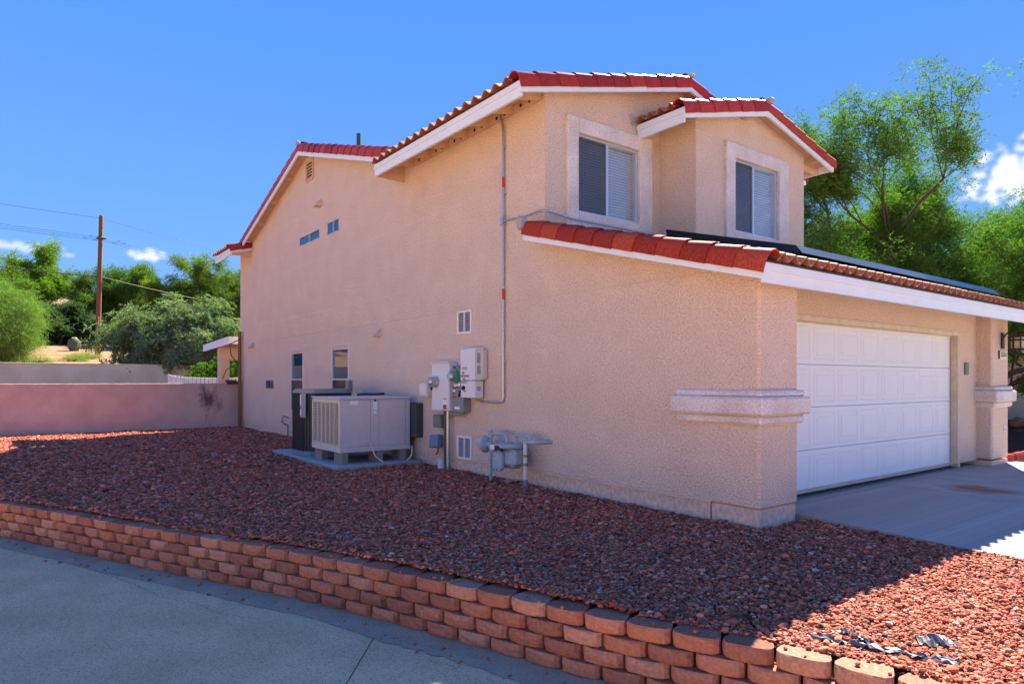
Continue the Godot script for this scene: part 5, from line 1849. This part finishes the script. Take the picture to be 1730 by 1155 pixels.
	tree("slope_tree", "small spreading tree with a forked trunk in front of the block wall", Vector3(-2.9, hill_y(-58.0), -58.0), [[Vector3(-0.3, 1, 0), 1.45], [Vector3(0.5, 1, 0.1), 1.55]], 0.12, 3, 101, Color(0.075, 0.115, 0.06), "round", 1.5, 0.02, 0.14, "", 2)
	for q in [[-4.9, -33.0, 0.55, "low dry green tuft on the slope beside the pale bush"], [-3.4, -36.0, 0.6, "low dry green tuft halfway between the pale bush and the pole"], [-2.4, -40.0, 0.7, "sparse green tuft on the slope just before the utility pole"], [-1.2, -35.0, 0.45, "small weed tuft on the slope beside the big dusty shrub"]]:
		shrub("dry_tuft", q[3], Vector3(q[0], hill_y(q[1]) - 0.12, q[1]), Vector3(q[2] * 1.1, q[2] * 0.28, q[2] * 0.8), 130, int(-q[1] * 10), Color(0.24, 0.27, 0.09), "wisp", 0.7, "weed")
	var spots := [
		["tall wide mesquite tree with a feathery crown above the pale bush", Vector3(-10.5, 0, -58.0), 3.2, 202, Color(0.15, 0.235, 0.045), 1.35],
		["bright green mesquite tree rising between the pale bush and the pole", Vector3(-4.4, 0, -66.0), 3.0, 203, Color(0.18, 0.27, 0.045), 1.4],
		["dark open mesquite tree behind the utility pole", Vector3(1.6, 0, -64.0), 3.1, 204, Color(0.12, 0.19, 0.045), 1.3],
		["yellow green feathery tree above the big dusty shrub", Vector3(6.6, 0, -60.0), 2.9, 205, Color(0.18, 0.24, 0.05), 1.4],
		["dark green tree against the back corner of the house", Vector3(9.2, 0, -52.0), 3.0, 206, Color(0.12, 0.185, 0.045), 1.3],
		["green mesquite tree peeping over the middle of the slope", Vector3(4.0, 0, -72.0), 3.1, 207, Color(0.14, 0.21, 0.04), 1.4],
		["broad tree filling the gap behind the yellow green tree", Vector3(11.0, 0, -66.0), 3.2, 208, Color(0.15, 0.235, 0.045), 1.4],
		["leafy tree at the far end of the cream wall", Vector3(-16.0, 0, -62.0), 3.1, 209, Color(0.15, 0.235, 0.045), 1.4]]
	for s in spots:
		var p: Vector3 = s[1]
		p.y = hill_y(p.z)
		tree("mesquite_tree", s[0], p, [[Vector3(0.25, 1, 0.1), s[2]], [Vector3(-0.55, 1, 0.2), s[2] * 0.9], [Vector3(0.3, 1, -0.4), s[2] * 0.8]], 0.17, 4, s[3], s[4], "feather", s[5], 0.015, 0.15, "mesquite trees on the slope", 1)
	# patio cover
	t = grp("patio_cover")
	tag(t, "white edged patio cover on peach posts behind the pink yard wall", "patio cover")
	b = MB.new()
	b.prism([Vector3(-0.2, 2.80, -19.1), Vector3(5, 2.80, -19.1), Vector3(5, 2.67, -22.6), Vector3(-0.2, 2.67, -22.6)], Vector3(0, -0.05, 0))
	obj("roof_deck", b, mat.soffit, t)
	b = MB.new()
	b.board(Vector3(-0.2, 2.84, -19.1), Vector3(-0.2, 2.71, -22.6), 0.24, Vector3(-0.04, 0, 0))
	obj("fascia", b, mat.fascia, t)
	b = MB.new()
	b.board(Vector3(-0.24, 2.84, -19.1), Vector3(5, 2.84, -19.1), 0.24, Vector3(0, 0, 0.04))
	obj("fascia", b, mat.fascia, t)
	b = MB.new()
	b.cbox(Vector3(2.4, 2.35, -21.2), Vector3(4.9, 0.42, 0.3), 0.02)
	obj("beam", b, mat.stucco, t)
	b = MB.new()
	b.cbox(Vector3(0.12, 1.0, -21.2), Vector3(0.34, 2.3, 0.31), 0.02)
	obj("post", b, mat.stucco, t)
	# white fence
	t = grp("picket_fence", self, Vector3(0, 0, -25.2))
	tag(t, "white vinyl fence beyond the pink yard wall", "fence")
	var pk := MB.new()
	pk.cbox(Vector3(0, 0.6, 0), Vector3(0.13, 1.6, 0.03), 0.008)
	var pkm := pk.mesh()
	for i in 34:
		var lift := 0.12 * exp(-i * 0.35)
		obj("picket", pkm, mat.vinyl, t, Transform3D(Basis(), Vector3(-0.9 + 0.15 * i, 0.12 + lift, 0)))
	for y in [0.25, 1.2]:
		b = MB.new()
		b.box(Vector3(1.6, y, -0.04), Vector3(5.1, 0.09, 0.04))
		obj("rail", b, mat.vinyl, t)

# ---------------------------------------------------------------- across the street, outside the picture: what the side windows mirror
func build_across() -> void:
	var b := MB.new()
	b.cbox(Vector3(-19.0, 0.45, -12), Vector3(0.2, 2.2, 90), 0.01)
	b.cbox(Vector3(-19.0, 1.57, -12), Vector3(0.28, 0.06, 90), 0.01)
	tag(obj("street_wall", b, mat.cream_stucco), "long tan stucco wall across the street, mirrored in the tall side windows", "wall")
	b = MB.new()
	b.quad(Vector3(-19.1, 1.2, -57), Vector3(-19.1, 1.2, 60), Vector3(-34, 4.6, 60), Vector3(-34, 4.6, -57))
	b.quad(Vector3(-34, 4.6, -57), Vector3(-34, 4.6, 60), Vector3(-200, 5.2, 60), Vector3(-200, 5.2, -57))
	structure(obj("sandy_bank", b, mat.sand))
	for q in [[-25.0, -30.0, 401, "leafy tree on the sandy bank across the street, mirrored in the window beside the condenser"], [-26.0, -40.0, 402, "broad tree on the sandy bank across the street at its far end"]]:
		tree("mesquite_tree", q[3], Vector3(q[0], 2.8, q[1]), [[Vector3(0.3, 1, 0.1), 2.6], [Vector3(-0.5, 1, 0.3), 2.4]], 0.16, 3, q[2], Color(0.10, 0.16, 0.035), "feather", 1.8, 0.02, 0.15, "trees across the street", 2)

# ---------------------------------------------------------------- right of the house
func build_background_right() -> void:
	var c := Color(0.12, 0.205, 0.045)
	tree("tall_mesquite", "tall open mesquite with a leaning trunk behind the bay window", Vector3(13.6, -0.1, -8.2), [[Vector3(-0.42, 1, 0.1), 3.1], [Vector3(0.15, 1, -0.2), 2.8]], 0.19, 4, 312, c, "feather", 0.85, 0.035, 0.15, "mesquites behind the garage", 2, 1.5)
	tree("tall_mesquite", "tallest mesquite rising over the solar panels", Vector3(15.5, -0.1, -5.9), [[Vector3(-0.1, 1, 0.0), 3.75], [Vector3(0.35, 1, -0.3), 3.2], [Vector3(0.1, 1, 0.5), 2.8]], 0.21, 4, 327, c, "feather", 0.85, 0.04, 0.15, "mesquites behind the garage", 2, 1.5)
	tree("tall_mesquite", "bushy dark mesquite low behind the right end of the garage roof", Vector3(19.5, -0.1, -5.0), [[Vector3(-0.3, 1, 0.1), 2.6], [Vector3(0.3, 1, -0.2), 2.7], [Vector3(0.1, 1, 0.4), 2.5]], 0.2, 4, 333, Color(0.11, 0.20, 0.042), "feather", 0.95, 0.02, 0.16, "mesquites behind the garage", 1, 1.0)
	tree("tall_mesquite", "mesquite whose branches reach in beside the white cloud", Vector3(21.5, -0.1, -1.6), [[Vector3(-0.1, 1, 0.0), 3.35], [Vector3(0.3, 1, 0.1), 3.3]], 0.22, 4, 341, c, "feather", 0.85, 0.05, 0.14, "mesquites behind the garage", 2, 1.0)
	# neighbour's house
	var t := grp("neighbour_house", self, Vector3(23.9, 0, -5.5))
	tag(t, "tan neighbouring house with a terracotta tile roof beyond the garage pillar", "house")
	var b := MB.new()
	b.box(Vector3(5, 1.2, -4.0), Vector3(12, 2.7, 8))
	obj("wall", b, mat.far_wall, t)
	b = MB.new()
	b.prism([Vector3(-2.0, 2.62, 0.9), Vector3(12, 2.62, 0.9), Vector3(12, 4.2, -4.0), Vector3(-2.0, 4.2, -4.0)], Vector3(0, -0.08, 0))
	obj("roof", b, mat.terracotta_roof, t)
	for r in 7:
		for i in 26:
			if r == 0 and i == 0:
				var mb := MB.new()
				var prev := []
				for k in 7:
					var an := PI * k / 6.0
					var o := Vector3(cos(an) * 0.13, sin(an) * 0.10, 0)
					var cur := [o, o * 0.9 + Vector3(0, 0, -0.8)]
					if k > 0: mb.quad(prev[0], prev[1], cur[1], cur[0])
					prev = cur
				tile_cache["nt"] = mb.mesh()
			obj("roof_tile", tile_cache["nt"], mat.terracotta_roof, t.get_node("roof"), Transform3D(Basis(Vector3(1, 0, 0), 0.312), Vector3(-1.95 + 0.28 * i, 2.64 + 0.2255 * r, 0.9 - 0.7 * r)))
	b = MB.new()
	b.board(Vector3(-2.0, 2.60, 0.92), Vector3(12, 2.60, 0.92), 0.20, Vector3(0, 0, 0.04))
	obj("fascia", b, mat.jamb, t)
	# rocks in the neighbour's bed
	var names := [["orange landscape rock beyond the garage pillar, biggest of the row", 0.42, "rock_orange", 0.0], ["smaller orange landscape rock beside the white one", 0.33, "rock_orange", 0.75], ["white rock lying among the orange rocks", 0.30, "rock_white", 0.42], ["orange landscape rock at the outer end of the row", 0.36, "rock_orange", 1.35]]
	for i in names.size():
		var q: Array = names[i]
		tag(obj("landscape_rock", stone_mesh(40 + i, 2), mat[q[2]], self, Transform3D(Basis(Vector3.UP, i * 1.3).scaled(Vector3(q[1] * 1.5, q[1] * 0.8, q[1])), Vector3(21.1 + q[3], 0.0 + (0.16 if i == 2 else 0.0), -3.9 + q[3] * 0.5))), q[0], "rock", "rocks beyond the garage pillar")
	# brick edging beside the pillar
	var e := grp("bed_edging", self, Vector3(8.1, 0, -0.35))
	tag(e, "short row of dark red edging bricks beside the far garage pillar", "edging")
	for i in 5:
		b = MB.new()
		b.cbox(Vector3(0.13 + 0.27 * i, 0.03, 0.02 * (i % 2)), Vector3(0.255, 0.14, 0.12), 0.02)
		obj("brick", b, mat.tile_2, e)

# ---------------------------------------------------------------- gravel
func stone_mesh(sd: int, sub := 1) -> ArrayMesh:
	var r := RandomNumberGenerator.new()
	r.seed = sd
	var s := SphereMesh.new()
	s.radial_segments = 6 * sub
	s.rings = 3 * sub
	s.radius = 0.5
	s.height = 1.0
	var a := s.get_mesh_arrays()
	var vs: PackedVector3Array = a[Mesh.ARRAY_VERTEX]
	var ix: PackedInt32Array = a[Mesh.ARRAY_INDEX]
	var n := FastNoiseLite.new()
	n.seed = sd
	n.frequency = 1.1
	var b := MB.new()
	var at := func(i: int) -> Vector3:
		var v := vs[i]
		v = v * (1.0 + 0.55 * n.get_noise_3dv(v * 1.6))
		return v
	for i in range(0, ix.size(), 3):
		var p: Vector3 = at.call(ix[i])
		var q: Vector3 = at.call(ix[i + 1])
		var o: Vector3 = at.call(ix[i + 2])
		if (q - p).cross(o - p).length() < 1e-6: continue
		b.face_out([p, q, o], Vector3.ZERO)
	return b.mesh()

func build_gravel() -> void:
	var root := grp("gravel")
	root.set_meta("kind", "stuff")
	root.set_meta("label", "dark red crushed lava gravel covering the yard beside the house")
	root.set_meta("category", "gravel")
	var r := RandomNumberGenerator.new()
	r.seed = 99
	var sets := []
	for i in 6: sets.append([[], []])
	var cam := Vector2(-5.993, 3.85)
	# cells of 1 m; count falls with distance, stones grow a little
	var z := -18.6
	while z < 4.6:
		var x := -13.0
		while x < 1.0:
			var d := Vector2(x + 0.25, z + 0.25).distance_to(cam)
			var density := 6000.0 if d < 5.5 else (5000.0 if d < 8.0 else (3400.0 if d < 12.0 else 1900.0))
			var size := 0.0168 if d < 5.5 else (0.0178 if d < 8.0 else (0.0205 if d < 12.0 else 0.026))
			for k in int(density * 0.25):
				var px := x + r.randf() * 0.5
				var pz := z + r.randf() * 0.5
				var hi := -0.015 if pz < 0.02 else 0.80
				if px > hi or px < wall_x(pz) + 0.185 + 0.03 * gnoise.get_noise_1d(pz * 300.0): continue
				if px > -1.66 and px < -0.06 and pz < -6.66 and pz > -10.14: continue
				var s := size * exp(r.randfn(0, 0.36))
				var y := gravel_y(px, pz) + s * r.randf_range(-0.2, 0.5)
				# tops of the wall blocks stay clear except for a few strays
				if px < wall_x(pz) + 0.32:
					y = maxf(y, -0.105 + s * r.randf_range(0.0, 0.6))
				var bs := Basis(Vector3(r.randfn(), r.randfn(), r.randfn()).normalized(), r.randf() * TAU).scaled(Vector3(s * r.randf_range(0.9, 1.4), s * r.randf_range(0.5, 0.8), s))
				var e: Array = sets[r.randi() % 6]
				e[0].append(Transform3D(bs, Vector3(px, y, pz)))
				e[1].append(stone_tone(r))
			x += 0.5
		z += 0.5
	for i in 6:
		var mm := MultiMesh.new()
		mm.transform_format = MultiMesh.TRANSFORM_3D
		mm.use_colors = true
		mm.mesh = stone_mesh(10 + i)
		mm.instance_count = sets[i][0].size()
		for k in sets[i][0].size():
			mm.set_instance_transform(k, sets[i][0][k])
			mm.set_instance_color(k, sets[i][1][k])
		var o := MultiMeshInstance3D.new()
		o.name = numbered("stones", root)
		o.multimesh = mm
		o.material_override = mat.stone
		o.set_meta("kind", "stuff")
		root.add_child(o, true)

func stone_tone(r: RandomNumberGenerator) -> Color:
	var k := exp(r.randfn(-0.12, 0.5))
	var t := r.randf()
	if t < 0.035: return Color(0.34, 0.27, 0.25) * minf(k, 1.6)          # grey stones
	if t < 0.25: return Color(0.54, 0.22, 0.14) * minf(k, 1.5)
	return Color(0.46, 0.12, 0.066) * minf(k, 1.9)

# ---------------------------------------------------------------- small things
func build_small_things() -> void:
	var b: MB
	var t: Node3D
	# wall lantern
	t = grp("wall_lantern", self, Vector3(7.57, 2.02, -0.25))
	tag(t, "black wall lantern with amber glass panes on the far garage pillar", "lantern")
	slab_box(t, "back_plate", "black", Vector3(0, 0.06, 0.014), Vector3(0.11, 0.27, 0.028), 0.008)
	pipe(t, "arm", "black", [Vector3(0, 0.10, 0.02), Vector3(0.0, 0.20, 0.08), Vector3(0.0, 0.235, 0.20), Vector3(0, 0.19, 0.24)], 0.012, 8)
	b = MB.new()
	b.lathe([Vector2(0.02, 0.20), Vector2(0.05, 0.165), Vector2(0.155, 0.125), Vector2(0.155, 0.11), Vector2(0.0, 0.11)], Vector3(0, 0, 0.25), Basis(Vector3.UP, 0.4), 8)
	obj("lamp_cap", b, mat.black, t)
	b = MB.new()
	for k in 8:
		var a := TAU * k / 8.0 + 0.39
		b.box(Vector3(cos(a) * 0.13, 0.01, 0.25 + sin(a) * 0.13), Vector3(0.022, 0.21, 0.022), Basis(Vector3.UP, -a))
	for y in [-0.09, 0.06]: b.lathe([Vector2(0.122, y - 0.012), Vector2(0.14, y - 0.012), Vector2(0.14, y + 0.012), Vector2(0.122, y + 0.012)], Vector3(0, 0, 0.25), Basis(), 8)
	b.lathe([Vector2(0.0, -0.1), Vector2(0.125, -0.1)], Vector3(0, 0, 0.25), Basis(), 8)
	obj("cage", b, mat.black, t)
	for k in 8:
		var a := TAU * (k + 0.5) / 8.0 + 0.39
		b = MB.new()
		b.box(Vector3(cos(a) * 0.115, 0.01, 0.25 + sin(a) * 0.115), Vector3(0.004, 0.19, 0.085), Basis(Vector3.UP, -a))
		obj("pane", b, mat.lamp_glass, t)
	# house number
	t = grp("house_number", self, Vector3(7.575, 1.84, -0.25))
	tag(t, "cream house number plaque reading 8044 under the wall lantern", "number sign")
	slab_box(t, "plaque", "plaque", Vector3(0, 0, 0.012), Vector3(0.34, 0.135, 0.024), 0.005)
	slab_box(t, "edge", "black", Vector3(-0.172, 0, 0.011), Vector3(0.012, 0.14, 0.026), 0.0)
	lettering(t, "8044", 0.095, Vector3(-0.135, 0, 0.025), Basis(), mat.black, "digits")
	# garage keypad, outlet
	t = grp("garage_keypad", self, Vector3(6.66, 1.60, -0.48))
	tag(t, "small olive grey keypad box on wall beside the garage door", "keypad")
	slab_box(t, "cover", "green_box", Vector3(0, 0, 0.015), Vector3(0.13, 0.20, 0.03), 0.008)
	slab_box(t, "base", "grey_box", Vector3(0, -0.085, 0.012), Vector3(0.135, 0.035, 0.026), 0.004)
	t = grp("wall_outlet", self, Vector3(7.68, 0.58, -0.25))
	tag(t, "pale outlet plate low on the far garage pillar", "outlet")
	slab_box(t, "plate", "outlet", Vector3(0, 0, 0.006), Vector3(0.08, 0.13, 0.012), 0.003)
	slab_box(t, "socket", "black", Vector3(0, -0.01, 0.013), Vector3(0.03, 0.025, 0.004), 0.0)
	# rusty mast and solar light at the back corner
	t = grp("corner_mast")
	tag(t, "rusty brown pipe mast with loose black cable at the back corner of the house", "pipe")
	pipe(t, "mast", "rust", [Vector3(-0.10, -0.12, -18.3), Vector3(-0.10, 2.95, -18.3)], 0.055)
	b = MB.new()
	b.tube([Vector3(-0.12, 2.7, -18.26), Vector3(-0.4, 2.55, -18.3), Vector3(-0.36, 2.2, -18.3), Vector3(-0.15, 1.9, -18.25)], [0.016], 6)
	b.tube([Vector3(-0.15, 1.95, -18.25), Vector3(-0.5, 1.75, -18.3), Vector3(-0.62, 1.45, -18.3)], [0.014], 6)
	obj("cable", b, mat.black, t)
	t = grp("solar_light")
	tag(t, "small black solar light perched on the yard wall by the rusty mast", "solar light")
	b = MB.new()
	b.cbox(Vector3(-0.30, 1.36, -18.45), Vector3(0.34, 0.06, 0.26), 0.015, Basis(Vector3(1, 0, 0), 0.35))
	obj("housing", b, mat.black, t)
	b = MB.new()
	b.box(Vector3(-0.30, 1.392, -18.44), Vector3(0.24, 0.006, 0.18), Basis(Vector3(1, 0, 0), 0.35))
	obj("cell", b, mat.panel_glass, t)
	# loop of wire low on the wall
	b = MB.new()
	b.tube([Vector3(-0.02, 0.42, -13.95), Vector3(-0.06, 0.46, -14.2), Vector3(-0.05, 0.30, -14.4), Vector3(-0.03, 0.22, -14.15), Vector3(-0.03, 0.24, -13.95), Vector3(-0.03, -0.1, -13.95)], [0.012], 6)
	tag(obj("wire_loop", b, mat.black), "thin black wire looping low on the wall near the condenser", "wire")
	# torn weed fabric showing through the gravel
	var pieces := [[[-2.25, 1.76], [-2.12, 2.06], 0.035, "narrow torn strip of dark weed fabric beside the sunny block tops"], [[-2.13, 2.05], [-1.98, 2.45], 0.04, "long torn strip of weed fabric half buried in gravel behind the block tops"], [[-2.02, 1.84], [-2.06, 2.04], 0.03, "thin sliver of weed fabric poking out of the gravel"], [[-1.80, 2.17], [-1.70, 2.33], 0.075, "crumpled upright scrap of weed fabric in the sunlit gravel"]]
	for q in pieces:
		var m := MB.new()
		var r := RandomNumberGenerator.new()
		r.seed = hash(q[3])
		var rows := []
		var n := 16
		for i in n + 1:
			var f := i / float(n)
			var c := Vector2(q[0][0], q[0][1]).lerp(Vector2(q[1][0], q[1][1]), f)
			var dir := (Vector2(q[1][0], q[1][1]) - Vector2(q[0][0], q[0][1])).normalized()
			var nr := Vector2(-dir.y, dir.x)
			var row := []
			for k in 6:
				var g: float = (k / 5.0 - 0.5) * q[2] * (0.6 + 0.6 * r.randf()) * 2.0
				var p: Vector2 = c + nr * g
				row.append(Vector3(p.x, gravel_y(p.x, p.y) + 0.006 + r.randf_range(0.0, 0.028) + (0.05 * (1.0 - absf(k - 2.5) / 2.5) * sin(f * PI) if q[2] > 0.06 else 0.0), p.y))
			rows.append(row)
		for i in n:
			for k in 5: m.quad(rows[i][k], rows[i + 1][k], rows[i + 1][k + 1], rows[i][k + 1])
		tag(obj("weed_fabric", m, mat.fabric_sheet), q[3], "fabric scrap", "torn weed fabric")
	# stray stones on the pavement and wall tops
	var rr := RandomNumberGenerator.new()
	rr.seed = 5
	var st := grp("stray_stones")
	st.set_meta("kind", "stuff")
	st.set_meta("label", "stray gravel stones fallen on the pavement and block tops")
	st.set_meta("category", "gravel")
	for i in 120:
		var zz := rr.randf_range(-6.2, 2.3)
		var off := -rr.randf_range(0.08, 0.5) * rr.randf()
		var on_top := i % 3 == 0
		var xx := wall_x(zz) + (rr.randf_range(0.03, 0.14) if on_top else off - 0.1)
		var s := rr.randf_range(0.014, 0.035)
		var mm := obj("stone", stone_mesh(10 + i % 4) if not tile_cache.has("st%d" % (i % 4)) else tile_cache["st%d" % (i % 4)], mat["block_%d" % (i % 5)], st, Transform3D(Basis(Vector3.UP, rr.randf() * TAU).scaled(Vector3(s * 1.2, s * 0.7, s)), Vector3(xx, (-0.10 if on_top else FY) + s * 0.28, zz)))
		tile_cache["st%d" % (i % 4)] = mm.mesh
